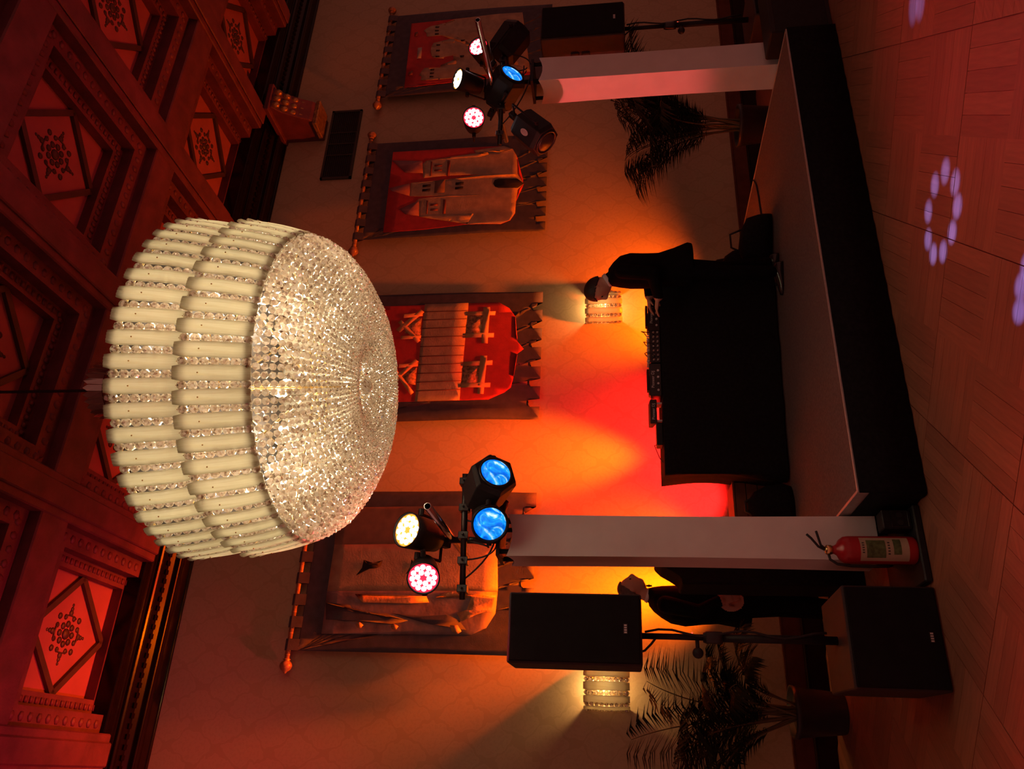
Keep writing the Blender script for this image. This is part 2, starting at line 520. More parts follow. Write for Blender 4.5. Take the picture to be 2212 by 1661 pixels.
MAT['bluelens'] = blue_lens('lit_blue_lens')
BANNER_ART = {
 'A': [
  ('brown', [(2.433,4.764),(2.439,3.327),(2.344,3.145),(2.181,3.055),(2.055,3.039),(2.036,4.731)]),
  ('tan', [(2.036,4.731),(2.055,3.039),(1.596,3.011),(1.564,4.736)]),
  ('wave', [(1.564,4.736),(1.595,3.012),(1.382,3.024),(1.244,3.104),(1.176,3.241),(1.153,4.732)]),
  ('dark', [(1.72,4.455),(1.796,4.402),(1.88,4.394),(1.831,4.35),(1.833,4.255),(1.877,4.197),(1.821,4.21),(1.796,4.251),(1.789,4.325),(1.767,4.386)]),
  ('dark', [(1.74,3.941),(1.811,3.906),(1.887,3.899),(1.841,3.854),(1.842,3.78),(1.802,3.838)]),
  ('gold', [(1.539,4.443),(1.458,4.357),(1.455,3.913),(1.472,3.683),(1.53,3.713),(1.53,3.995),(1.531,4.243)]),
  ('slate', [(1.451,4.731),(1.432,4.478),(1.363,4.419),(1.358,4.098),(1.294,3.872),(1.257,4.013),(1.284,4.334),(1.287,4.706)]),
  ('slate', [(1.359,4.049),(1.343,3.732),(1.36,3.492),(1.306,3.368),(1.217,3.291),(1.246,3.483),(1.265,3.652),(1.317,3.874)]),
  ('gold', [(1.52,3.627),(1.571,3.388),(1.527,3.265),(1.41,3.305),(1.374,3.398),(1.295,3.344),(1.366,3.206),(1.415,3.067),(1.531,3.026),(1.584,3.017),(1.583,3.269),(1.575,3.51)]),
  ('gold', [(1.248,4.397),(1.272,4.357),(1.244,4.317),(1.215,4.337),(1.219,4.381)]),
  ('gold', [(1.239,4.041),(1.262,4.008),(1.241,3.963),(1.206,3.983),(1.211,4.026)]),
  ('gold', [(1.258,3.454),(1.26,3.377),(1.205,3.337),(1.179,3.371),(1.202,3.432)]),
 ],
 'B': [
  ('red', [(4.901,4.601),(4.899,3.17),(4.82,3.048),(4.709,2.976),(4.483,2.958),(4.378,2.936),(4.283,2.862),(4.221,2.93),(4.097,2.947),(3.922,2.962),(3.799,2.984),(3.739,3.053),(3.657,3.227),(3.649,3.527),(3.641,4.217),(3.64,4.562)]),
  ('tan', [(4.909,4.054),(4.902,3.531),(3.652,3.544),(3.642,4.048)]),
  ('seam', [(4.806,4.053),(4.802,3.533),(4.793,3.532),(4.796,4.052)]),
  ('seam', [(4.69,4.053),(4.687,3.534),(4.677,3.534),(4.68,4.052)]),
  ('seam', [(4.575,4.052),(4.573,3.536),(4.564,3.535),(4.565,4.051)]),
  ('seam', [(4.461,4.052),(4.46,3.537),(4.451,3.536),(4.452,4.051)]),
  ('seam', [(4.336,4.051),(4.336,3.538),(4.326,3.537),(4.327,4.05)]),
  ('seam', [(4.212,4.051),(4.213,3.539),(4.204,3.539),(4.203,4.05)]),
  ('seam', [(4.109,4.05),(4.11,3.54),(4.101,3.54),(4.1,4.049)]),
  ('seam', [(3.994,4.05),(3.996,3.542),(3.987,3.541),(3.985,4.049)]),
  ('seam', [(3.88,4.049),(3.883,3.543),(3.875,3.542),(3.871,4.049)]),
  ('seam', [(3.774,4.049),(3.778,3.544),(3.769,3.543),(3.765,4.048)]),
  ('tan2', [(4.837,3.349),(4.834,3.272),(4.355,3.273),(4.363,3.343)]),
  ('tan2', [(4.782,3.538),(4.778,3.204),(4.724,3.207),(4.728,3.539)]),
  ('tan2', [(4.487,3.537),(4.484,3.206),(4.431,3.208),(4.431,3.539)]),
  ('lattice', [(4.728,3.539),(4.724,3.345),(4.484,3.347),(4.487,3.537)]),
  ('tan2', [(4.195,3.344),(4.193,3.269),(3.718,3.28),(3.72,3.347)]),
  ('tan2', [(4.123,3.534),(4.134,3.203),(4.077,3.204),(4.072,3.536)]),
  ('tan2', [(3.846,3.536),(3.852,3.21),(3.797,3.212),(3.794,3.538)]),
  ('lattice', [(4.072,3.536),(4.07,3.347),(3.847,3.348),(3.846,3.536)]),
  ('tan2', [(4.839,4.095),(4.796,4.05),(4.527,4.313),(4.567,4.365)]),
  ('tan2', [(4.777,4.294),(4.791,4.064),(4.742,4.064),(4.722,4.291)]),
  ('tan2', [(4.665,4.352),(4.698,4.312),(4.415,4.056),(4.378,4.09)]),
  ('tan2', [(4.481,4.296),(4.48,4.055),(4.438,4.056),(4.436,4.293)]),
  ('lattice', [(4.683,4.26),(4.718,4.071),(4.482,4.065),(4.52,4.254)]),
  ('tan2', [(4.177,4.094),(4.141,4.052),(3.873,4.312),(3.911,4.351)]),
  ('tan2', [(4.114,4.281),(4.124,4.055),(4.081,4.056),(4.067,4.278)]),
  ('tan2', [(4.012,4.328),(4.043,4.294),(3.756,4.069),(3.722,4.1)]),
  ('lattice', [(4.036,4.226),(4.071,4.066),(3.843,4.057),(3.883,4.221)]),
 ],
 'C': [
  ('red', [(7.295,4.715),(7.276,3.233),(7.223,3.114),(7.096,3.054),(6.802,3.033),(6.644,2.949),(6.557,3.023),(6.368,3.037),(6.19,3.042),(6.08,3.096),(6.02,3.209),(6.037,3.628),(5.996,4.219),(5.986,4.693)]),
  ('tan', [(7.216,3.621),(7.276,3.233),(7.223,3.114),(7.096,3.059),(6.802,3.033),(6.644,2.952),(6.557,3.023),(6.368,3.037),(6.19,3.042),(6.08,3.096),(6.02,3.209),(6.037,3.628),(6.203,3.56),(6.19,3.917),(6.206,3.912),(6.2,4.252),(6.459,4.285),(6.412,4.341),(6.483,4.28),(6.478,3.499),(6.506,3.957),(6.517,4.284),(6.533,4.408),(6.755,4.418),(6.739,4.306),(6.769,3.965),(6.816,3.507),(6.836,3.944),(6.822,4.259),(7.06,4.289),(7.11,4.244),(7.113,3.539)]),
  ('violet', [(7.151,4.713),(7.105,4.3),(6.901,4.269),(6.925,4.505)]),
  ('violet', [(6.687,4.701),(6.747,4.431),(6.533,4.401),(6.633,4.653)]),
  ('violet', [(6.339,4.524),(6.458,4.278),(6.209,4.253),(6.251,4.433)]),
  ('rust', [(7.088,4.184),(7.086,4.161),(6.841,4.147),(6.842,4.169)]),
  ('rust', [(7.086,3.961),(7.084,3.922),(6.825,3.913),(6.828,3.951)]),
  ('rust', [(7.031,4.129),(7.028,4.026),(6.996,4.026),(7.0,4.129)]),
  ('rust', [(6.95,4.121),(6.947,4.019),(6.916,4.022),(6.919,4.124)]),
  ('rust', [(6.444,4.179),(6.443,4.157),(6.235,4.146),(6.237,4.167)]),
  ('rust', [(6.444,3.963),(6.442,3.925),(6.223,3.917),(6.225,3.955)]),
  ('rust', [(6.391,4.125),(6.388,4.025),(6.358,4.025),(6.361,4.125)]),
  ('rust', [(6.314,4.118),(6.312,4.018),(6.282,4.021),(6.285,4.121)]),
  ('brown', [(6.76,4.095),(6.777,3.966),(6.556,3.954),(6.556,4.09)]),
  ('dark', [(6.707,4.254),(6.707,4.147),(6.666,4.149),(6.666,4.253)]),
  ('dark', [(6.633,4.251),(6.634,4.145),(6.593,4.146),(6.593,4.25)]),
  ('dark', [(6.71,3.824),(6.71,3.719),(6.67,3.721),(6.669,3.824)]),
  ('dark', [(6.636,3.824),(6.636,3.719),(6.595,3.721),(6.595,3.824)]),
  ('dark', [(6.71,3.319),(6.727,3.273),(6.72,3.032),(6.644,2.947),(6.579,3.023),(6.585,3.265),(6.608,3.313),(6.66,3.336)]),
 ],
 'D': [
  ('red', [(9.746,4.72),(9.769,3.8),(9.762,3.524),(9.767,3.087),(8.542,2.936),(8.503,4.19),(8.455,4.688)]),
  ('tan', [(9.783,3.088),(9.777,3.525),(9.753,4.076),(9.69,4.071),(9.697,4.205),(9.649,4.201),(9.661,4.38),(9.65,4.424),(9.609,4.482),(9.566,4.516),(9.515,4.473),(9.436,4.46),(9.428,4.238),(9.443,4.233),(9.432,3.991),(9.363,3.991),(9.361,4.045),(9.262,4.043),(9.261,4.18),(9.285,4.193),(9.294,4.347),(9.213,4.373),(9.122,4.375),(9.029,4.345),(8.997,4.32),(8.967,4.171),(8.997,4.168),(9.013,4.04),(8.931,4.028),(8.903,3.977),(8.83,3.983),(8.837,4.203),(8.786,4.204),(8.786,4.28),(8.808,4.433),(8.746,4.47),(8.675,4.495),(8.643,4.46),(8.571,4.464),(8.59,4.203),(8.56,4.195),(8.599,2.938)]),
  ('dark', [(9.634,4.35),(9.628,4.291),(9.6,4.296),(9.606,4.35)]),
  ('dark', [(9.556,4.349),(9.549,4.29),(9.522,4.294),(9.528,4.348)]),
  ('dark', [(9.485,4.342),(9.479,4.284),(9.452,4.288),(9.457,4.342)]),
  ('dark', [(9.258,4.3),(9.252,4.242),(9.225,4.247),(9.231,4.3)]),
  ('dark', [(9.144,4.295),(9.138,4.238),(9.112,4.242),(9.117,4.295)]),
  ('dark', [(9.03,4.293),(9.024,4.236),(8.998,4.24),(9.003,4.292)]),
  ('dark', [(8.77,4.343),(8.765,4.286),(8.739,4.29),(8.744,4.342)]),
  ('dark', [(8.701,4.342),(8.696,4.285),(8.67,4.29),(8.675,4.342)]),
  ('dark', [(8.638,4.341),(8.632,4.285),(8.607,4.289),(8.611,4.341)]),
  ('dark', [(9.306,3.954),(9.302,3.888),(9.273,3.908),(9.271,3.94)]),
  ('dark', [(8.996,3.941),(8.994,3.879),(8.957,3.887),(8.958,3.932)]),
  ('pale', [(9.215,4.569),(9.219,4.507),(9.006,4.5),(9.003,4.563)]),
  ('rust', [(9.542,4.648),(9.552,4.602),(9.466,4.598),(9.463,4.645)]),
  ('rust', [(8.749,4.654),(8.773,4.597),(8.685,4.593),(8.683,4.656)]),
 ],
}

# ------------------------------------------------------------------ the hall itself
WALL_Y = 7.82
wall = structure(MB().span((-7, WALL_Y, -0.15), (14, WALL_Y+0.2, 7.0)).build('wall_back', MAT['wall']))
bb = MB()
bb.span((-7, WALL_Y-0.035, -0.02), (14, WALL_Y, 0.165))
bb.span((-7, WALL_Y-0.05, 0.165), (14, WALL_Y, 0.185))
structure(bb.build('baseboard_back', MAT['skirting'], bevel=0.006))
dd = MB()
dd.span((-7, WALL_Y-0.018, 0.185), (14, WALL_Y, 0.35))
dd.span((-7, WALL_Y-0.03, 0.35), (14, WALL_Y, 0.372))
structure(dd.build('trim_1', MAT['dado'], bevel=0.004))

# floor: slab with oak parquet laid on the diagonal
floor = structure(MB().span((-7, -3, -0.15), (14, WALL_Y, -0.012)).build('floor', MAT['floorbase']))
S45 = math.sqrt(0.5)


def seen(p):
    d = Vector(p)-EYE
    z = d.dot(fwd)
    if z < 0.5: return False
    px, py = 1106-d.dot(upv)/z*FPX, 830-d.dot(rgt)/z*FPX
    return -25 < px < 2240 and -25 < py < 1690


TILE, NPL = 0.54, 5
plank_mesh = MB().box((0, 0, -0.006), (TILE-0.0022, TILE/NPL-0.0022, 0.012)).mesh('plank', MAT['plank'])
near_planks, far_planks = [], MB()
for i in range(-14, 30):
    for j in range(-14, 30):
        for k in range(NPL):
            o = (k+0.5)*TILE/NPL-TILE/2
            a, b = (i+0.5)*TILE, (j+0.5)*TILE
            gx = 0.002 if i % 2 == 0 else -0.002
            gy = 0.002 if j % 2 == 0 else -0.002
            if (i+j) % 2: u, v, rot = a+gx, b+gy+o, PI/4
            else: u, v, rot = a+gx+o, b+gy, PI*3/4
            X, Y = (u-v)*S45+2.0, (u+v)*S45
            if X < -3 or X > 9 or Y < 1.0 or Y > WALL_Y-0.06: continue
            under = 1.75 < X < 5.5 and Y > 4.95
            if seen((X, Y, 0)) and not under: near_planks.append((X, Y, rot))
            else: far_planks.box((X, Y, -0.006), (TILE-0.0022, TILE/NPL-0.0022, 0.012), rz=rot)
near_planks.sort(key=lambda t: t[0]**2+t[1]**2)
for X, Y, rot in near_planks[:300]:
    o = bpy.data.objects.new('plank', plank_mesh)
    COL.objects.link(o)
    o.location = (X, Y, random.uniform(-0.0006, 0.0002))
    o.rotation_euler = (0, 0, rot)
    o.parent = floor
for X, Y, rot in near_planks[300:]:
    far_planks.box((X, Y, -0.006), (TILE-0.0022, TILE/NPL-0.0022, 0.012), rz=rot)
fp = far_planks.build('planks', MAT['plank'], floor)
fp['kind'] = 'stuff'

# coffered ceiling
PX, PY, CX0, CY0, ZP = 1.885, 1.92, 0.94, 6.68, 6.70
ceiling = structure(MB().span((-7, -3, 6.75), (14, WALL_Y, 7.0)).build('ceiling', MAT['ceil']))
for k in range(-2, 6):
    x = CX0+PX*(k+0.5)
    m = MB().span((x-0.17, 0.6, 6.36), (x+0.17, 7.21, 6.76))
    m.span((x-0.10, 0.6, 6.335), (x+0.10, 7.21, 6.36))
    m.build('beam', MAT['ceil'], ceiling, bevel=0.012)
for j in range(-1, 3):
    y = CY0-PY*(j+0.5)
    if y > 7.5: continue
    m = MB().span((-3, y-0.17, 6.375), (11, y+0.17, 6.76))
    m.build('cross_beam', MAT['ceil'], ceiling, bevel=0.012)

cf = MB()
for h0, hy0, h1, z in ((0.775, 0.79, 0.62, 6.48), (0.63, 0.63, 0.50, 6.60)):
    cf.span((-h0, -hy0, z), (h0, -h1, 6.76)).span((-h0, h1, z), (h0, hy0, 6.76))
    cf.span((-h0, -h1, z), (-h1, h1, 6.76)).span((h1, -h1, z), (h0, h1, 6.76))
coffer_me = cf.mesh('coffer', MAT['ceil'])
pan_me = MB().span((-0.5, -0.5, ZP), (0.5, 0.5, 6.76)).mesh('panel', MAT['ceilpanel'])
cv = MB()
for s in range(4):
    R = Matrix.Rotation(s*PI/2, 4, 'Z')
    for q in range(13):
        cv.ball((-0.66+q*0.11, 0.70, 6.482), 0.036, 6, 4, mat=R, s=(1, 1.2, 0.5))
    for q in range(17):
        cv.box((-0.53+q*0.066, 0.565, 6.598), (0.035, 0.05, 0.02), mat=R)
carve_me = cv.mesh('carving', MAT['ceil'], True)
strip_me = MB().box((0, 0, ZP-0.018), (0.70, 0.055, 0.036)).mesh('diamond_strip', MAT['ceildark'])
ro = MB()
ro.ball((0, 0, ZP), 0.05, 10, 6, s=(1, 1, 0.4))
for a in range(8):
    an = a*PI/4
    ro.ball((0.085*math.cos(an), 0.085*math.sin(an), ZP), 0.032, 8, 4, s=(1, 1, 0.4))
    ro.ball((0.15*math.cos(an+PI/8), 0.15*math.sin(an+PI/8), ZP), 0.026, 8, 4, s=(1, 1, 0.4))
    if a % 2 == 0:
        for rr, w in ((0.18, 0.03), (0.215, 0.022), (0.25, 0.016)):
            ro.ball((rr*math.cos(an), rr*math.sin(an), ZP), w, 8, 4, s=(1, 1, 0.4))
        ro.tube([(0.16*math.cos(an+t), 0.16*math.sin(an+t), ZP-0.004) for t in (-0.5, -0.25, 0, 0.25, 0.5)], 0.008, 5)
    else:
        ro.ball((0.19*math.cos(an), 0.19*math.sin(an), ZP), 0.03, 8, 4, s=(1, 1, 0.4))
rose_me = ro.mesh('rosette', MAT['ceildark'], True)
for k in range(-1, 6):
    for j in range(0, 3):
        cx, cy = CX0+PX*k, CY0-PY*j
        if cx > 9.5: continue
        c = bpy.data.objects.new('coffer', coffer_me)
        COL.objects.link(c)
        c.location = (cx, cy, 0)
        c.parent = ceiling
        for nm, me in (('panel', pan_me), ('carving', carve_me), ('rosette', rose_me)):
            q = bpy.data.objects.new(nm, me)
            COL.objects.link(q)
            q.parent = c
        for s in range(4):
            q = bpy.data.objects.new('diamond_strip', strip_me)
            COL.objects.link(q)
            q.parent = c
            a = PI/4+s*PI/2
            q.location = (0.3535*math.cos(a)*0.985, 0.3535*math.sin(a)*0.985, 0)
            q.rotation_euler = (0, 0, a+PI/2)

# cornice along the back wall
prof = [(7.82, 6.295), (7.79, 6.295), (7.78, 6.312), (7.72, 6.335), (7.64, 6.328), (7.615, 6.318), (7.60, 6.328), (7.595, 6.375), (7.55, 6.405),
        (7.46, 6.415), (7.425, 6.414), (7.405, 6.426), (7.40, 6.455), (7.34, 6.452), (7.24, 6.436), (7.215, 6.430), (7.20, 6.442), (7.195, 6.76), (7.82, 6.76)]
cor = MB().prism([(-7, y, z) for y, z in prof], (21, 0, 0))
cornice = structure(cor.build('trim_2', MAT['cornice'], bevel=0.004))
de = MB()
for q in range(150):
    de.box((-2.0+q*0.09, 7.525, 6.402), (0.045, 0.05, 0.02))
structure(de.build('trim_3', MAT['cornice']))

# carved bracket carrying the beam on the right
br = thing('carved_bracket', 'gilded carved console bracket under the ceiling beam beside the air vent', 'bracket', (7.86, 7.62, 5.76))
MB().prism([(-0.17, 0.2, 0.0), (-0.17, -0.12, 0.0), (-0.17, -0.20, 0.08), (-0.17, -0.26, 0.22), (-0.17, -0.36, 0.40), (-0.17, -0.46, 0.50), (-0.17, -0.46, 0.60), (-0.17, 0.2, 0.60)], (0.34, 0, 0)).build('body', MAT['ceil'], br, bevel=0.01)
sc = MB()
for t in range(6):
    for s in (-1, 0, 1):
        f = t/5
        sc.ball((s*0.11, -0.13-0.30*f**1.4, 0.05+0.42*f), 0.055, 8, 5, s=(0.9, 0.8, 1.1))
sc.build('acanthus_leaves', MAT['gilt'], br, smooth=True)
MB().box((0, -0.02, 0.02), (0.42, 0.30, 0.06)).build('base_block', MAT['gilt'], br, bevel=0.01)
MB().box((0, -0.14, 0.56), (0.46, 0.70, 0.07)).build('cap', MAT['ceil'], br, bevel=0.01)

# air vent
vent = thing('air_vent', 'dark rectangular louvred air vent high on the patterned wall', 'vent', (7.60, WALL_Y, 5.50))
VW, VH = 0.61, 0.215
fr = MB()
fr.span((-VW, -0.03, VH-0.03), (VW, 0, VH)).span((-VW, -0.03, -VH), (VW, 0, -VH+0.03))
fr.span((-VW, -0.03, -VH), (-VW+0.03, 0, VH)).span((VW-0.03, -0.03, -VH), (VW, 0, VH))
fr.build('frame', MAT['ventmetal'], vent)
MB().span((-VW+0.03, -0.006, -VH+0.03), (VW-0.03, 0, VH-0.03)).build('backing', MAT['dark'], vent)
for x in (-0.2, 0.0, 0.2):
    MB().span((x-0.006, -0.028, -VH+0.03), (x+0.006, -0.008, VH-0.03)).build('mullion', MAT['ventmetal'], vent)
sl_me = MB().box((0, 0, 0), (2*VW-0.06, 0.022, 0.004), mat=Matrix.Rotation(0.7, 4, 'X')).mesh('slat', MAT['ventmetal'])
for q in range(13):
    s = bpy.data.objects.new('slat', sl_me)
    COL.objects.link(s)
    s.parent = vent
    s.location = (0, -0.016, -VH+0.05+q*0.0275)

# ------------------------------------------------------------------ stage
SX0, SX1, SY0, SY1, SZ = 1.627, 5.636, 4.787, 7.58, 0.395
stage = thing('stage', 'low portable stage with grey carpet deck, bright metal edge and black skirt', 'stage', ((SX0+SX1)/2, (SY0+SY1)/2, 0))
sx, sy = (SX1-SX0)/2, (SY1-SY0)/2
for i in range(4):
    for j in range(2):
        w = 2*sx/4
        dpt = 2*sy/2
        MB().span((-sx+i*w+0.012, -sy+j*dpt+0.012, SZ-0.03), (-sx+(i+1)*w+0.0118, -sy+(j+1)*dpt+0.0118, SZ)).build('deck_panel', MAT['deck'], stage)
tr = MB()
tr.span((-sx-0.004, -sy-0.004, SZ-0.07), (sx+0.004, -sy+0.014, SZ+0.003))
tr.build('edge_trim', MAT['alu'], stage, bevel=0.002)
MB().span((-sx-0.006, -sy+0.014, SZ-0.07), (-sx+0.014, sy, SZ+0.003)).build('edge_trim', MAT['alu'], stage, bevel=0.002)
MB().span((sx-0.014, -sy+0.014, SZ-0.07), (sx+0.006, sy, SZ+0.003)).build('edge_trim', MAT['alu'], stage, bevel=0.002)


def pleats(p0, p1, z0, z1, amp, per, nrm):
    p0, p1 = Vector(p0), Vector(p1)
    L = (p1-p0).length
    n = int(L/per*6)
    top, bot = [], []
    for i in range(n+1):
        p = p0.lerp(p1, i/n)
        w = math.sin(i/6*2*PI)+0.4*math.sin(i*0.37)
        top.append((*(p+Vector(nrm)*amp*0.3*w), z1))
        bot.append((*(p+Vector(nrm)*amp*w), z0))
    m = MB()
    m.add(top+bot, [(i, i+1, n+2+i, n+1+i) for i in range(n)])
    return m


for a, b, nrm, zt in (((-sx-0.01, -sy-0.012), (sx+0.01, -sy-0.012), (0, -1), SZ-0.006), ((-sx-0.014, -sy-0.01), (-sx-0.014, sy), (-1, 0), SZ-0.065), ((sx+0.014, -sy-0.01), (sx+0.014, sy), (1, 0), SZ-0.065)):
    o = pleats(a, b, 0.004, zt, 0.004, 0.16, nrm).build('skirt', MAT['blackcloth'], stage, smooth=True)
    sol = o.modifiers.new('thick', 'SOLIDIFY')
    sol.thickness = 0.004

# ------------------------------------------------------------------ wall banners
ROD_Z, BAN_Y = 5.05, 7.71


def billow(name, x, z):
    f = max(0.0, min(1.0, (4.95-z)/2.2))
    w = 0.012*math.sin(x*9+z*1.3)+0.010*math.sin(x*17-z*2.1)
    f *= max(0.0, min(1.0, (z-2.82)/0.6))
    y = BAN_Y-0.012-f*(0.03+w*0.8)
    if name == 'A':
        y -= 0.05*f*max(0, math.sin((x-0.9)*3.0+z))*0.6
        if x < 1.2: y -= 0.015*math.sin(z*7+x*30)*f*f
    if name == 'B' and x < 3.62:
        y -= 0.10*f*math.exp(-((x-3.50)/0.07)**2)
    return y


def grid_cut(bm, xs, zs):
    for x in xs:
        bmesh.ops.bisect_plane(bm, geom=bm.verts[:]+bm.edges[:]+bm.faces[:], plane_co=(x, 0, 0), plane_no=(1, 0, 0))
    for z in zs:
        bmesh.ops.bisect_plane(bm, geom=bm.verts[:]+bm.edges[:]+bm.faces[:], plane_co=(0, 0, z), plane_no=(0, 0, 1))


def cloth_piece(name, key, poly, material, parent, lift, step, thick=0.003):
    bm = bmesh.new()
    vs = [bm.verts.new((x, 0, z)) for x, z in poly]
    f = bm.faces.new(vs)
    bmesh.ops.triangulate(bm, faces=[f])
    x0, x1 = min(p[0] for p in poly), max(p[0] for p in poly)
    z0, z1 = min(p[1] for p in poly), max(p[1] for p in poly)
    grid_cut(bm, [x0+step*i for i in range(1, int((x1-x0)/step)+1)], [z0+step*2*i for i in range(1, int((z1-z0)/(2*step))+1)])
    for v in bm.verts:
        v.co.y = billow(key, v.co.x, v.co.z)-lift
    bmesh.ops.recalc_face_normals(bm, faces=bm.faces)
    if bm.faces and sum(fc.normal.y for fc in bm.faces) > 0:
        bmesh.ops.reverse_faces(bm, faces=bm.faces)
    me = bpy.data.meshes.new(name)
    off = parent.location
    for v in bm.verts: v.co -= off
    bm.to_mesh(me)
    bm.free()
    me.materials.append(material)
    me.polygons.foreach_set('use_smooth', [True]*len(me.polygons))
    o = bpy.data.objects.new(name, me)
    COL.objects.link(o)
    o.parent = parent
    s = o.modifiers.new('thick', 'SOLIDIFY')
    s.thickness = thick
    s.offset = -1
    return o


def banner(key, label, xc, w_top, w_bot, rod_half, notch_from=0):
    b = thing('wall_banner', label, 'banner', (xc, BAN_Y, 2.65), group='castle banners along the back wall')
    rodm = MB().tube([(-rod_half, -0.0, ROD_Z-2.65), (rod_half, 0, ROD_Z-2.65)], 0.026, 12)
    for i in range(26):
        x = -rod_half+(i+0.5)*2*rod_half/26
        rodm.tube([(x-0.012, 0, ROD_Z-2.65), (x, 0, ROD_Z-2.65), (x+0.012, 0, ROD_Z-2.65)], [0.024, 0.030, 0.024], 10)
    rod = rodm.build('rod', MAT['rod'], b, smooth=True)
    for s in (-1, 1):
        fm = MB()
        x = s*rod_half
        pr = [(0.03, 0), (0.040, 0.008), (0.028, 0.018), (0.050, 0.034), (0.062, 0.062), (0.060, 0.080), (0.045, 0.105), (0.022, 0.118), (0.014, 0.132), (0.002, 0.142)]
        fm.rings([[Vector((x+s*h, r*math.cos(2*PI*k/12), ROD_Z-2.65+r*math.sin(2*PI*k/12))) for k in range(12)] for r, h in pr])
        fm.build('finial', MAT['rod'], rod, smooth=True)
    zt, zb = 4.955, 2.665
    nt = 8
    tw = w_top/(2*nt-1)
    for i in range(nt):
        x = -w_top/2+2*i*tw
        pts = []
        for a in range(9):
            an = -PI*0.5+PI*a/8
            pts.append((0.034*math.cos(an+PI/2), ROD_Z-2.65+0.034*math.sin(an+PI/2)))
        path = [(-0.016, zt-2.65-0.01)]+[(-0.034*math.cos(PI*a/8), ROD_Z-2.65+0.034*math.sin(PI*a/8)) for a in range(9)]+[(0.0, zt-2.65-0.01)]
        tm = MB()
        for q in range(len(path)-1):
            (y0, z0), (y1, z1) = path[q], path[q+1]
            tm.add([(x, y0, z0), (x+tw, y0, z0), (x+tw, y1, z1), (x, y1, z1)], [(0, 1, 2, 3)])
        t = tm.build('tab', MAT['slate'], b)
        sd = t.modifiers.new('thick', 'SOLIDIFY')
        sd.thickness = 0.003
    # cloth with a crenellated lower hem
    nn = 7
    mer = w_bot/(nn+0.62*(nn-1))
    not_ = 0.62*mer
    poly = [(xc-w_top/2, zt)]
    x = xc-w_bot/2
    zn = zb+0.125
    for i in range(nn):
        poly += [(x, zb), (x+mer, zb)]
        x += mer
        if i < nn-1:
            poly += [(x, zn-0.02), (x+0.015, zn), (x+not_-0.015, zn), (x+not_, zn-0.02)]
            x += not_
    poly += [(xc+w_top/2, zt)]
    cloth_piece('cloth', key, poly, MAT['slate'], b, 0.0, 0.06)
    for i, (mk, pl) in enumerate(BANNER_ART[key]):
        big = i < 3
        nm = {'red': 'field', 'tan': 'applique', 'tan2': 'strap', 'lattice': 'lattice_patch', 'dark': 'black_patch', 'seam': 'stripe_seam', 'gold': 'gold_patch',
              'slate': 'grey_patch', 'rust': 'rust_patch', 'violet': 'roof_patch', 'brown': 'brown_patch', 'wave': 'wave_panel', 'pale': 'pale_patch'}[mk]
        lift = 0.005 if mk in ('red',) or (key == 'A' and i < 3) else (0.009 if mk in ('tan', 'violet', 'lattice', 'slate') else 0.013)
        cloth_piece(nm, key, pl, MAT[mk], b, lift, 0.08 if big else 0.11, 0.002)
    return b


banner('A', 'banner with black bird shapes and a wave panel, behind the black loudspeaker', 1.80, 1.62, 1.60, 0.885)
banner('B', 'banner with striped tan band and crossed straps behind the chandelier', 4.23, 1.66, 1.62, 0.885)
banner('C', 'banner with three castle towers and black gate beside the air vent', 6.68, 1.58, 1.53, 0.885)
banner('D', 'banner with tan castle on red behind the far light tower', 9.13, 1.62, 1.60, 0.885)

# ------------------------------------------------------------------ chandelier
CC = (1.897, 3.79)
ch = thing('chandelier', 'large crystal chandelier with two tiers of milk glass panels and a beaded bowl', 'chandelier', (CC[0], CC[1], 3.10))
Z0 = 3.10


def plate_mesh(name, w, L, n_len=10):
    m = MB()
    front, back = [], []
    nx = 9
    for i in range(n_len+1):
        t = i/n_len
        z = (t-0.5)*L
        e = min(t, 1-t)*L
        ww = w*(0.80+0.20*min(1, e/0.018)**0.5)
        yb = 0.010*math.sin(PI*t)-0.004 + (0.010*((t-0.82)/0.18)**2 if t > 0.82 else 0)
        for k in range(nx):
            s = k/(nx-1)-0.5
            rib = 0.0034*(1 if k % 2 == 0 else -0.3)
            front.append((s*ww, -(yb+0.006+rib-0.010*(2*s)**4*0.5), z))
            back.append((s*ww, -(yb-0.003), z))
    N = nx*(n_len+1)
    fs = []
    for i in range(n_len):
        for k in range(nx-1):
            a = i*nx+k
            fs.append((a, a+1, a+nx+1, a+nx))
            fs.append((N+a, N+a+nx, N+a+nx+1, N+a+1))
        a, b = i*nx, i*nx+nx-1
        fs.append((a, a+nx, N+a+nx, N+a))
        fs.append((b, N+b, N+b+nx, b+nx))
    for k in range(nx-1):
        fs.append((k, N+k, N+k+1, k+1))
        a = n_len*nx+k
        fs.append((a, a+1, N+a+1, N+a))
    m.add(front+back, fs)
    return m.mesh(name, MAT['milk'], True)


def ico(sub, r):
    bm = bmesh.new()
    bmesh.ops.create_icosphere(bm, subdivisions=sub, radius=r)
    vs = [v.co.copy() for v in bm.verts]
    fs = [[v.index for v in f.verts] for f in bm.faces]
    bm.free()
    return vs, fs


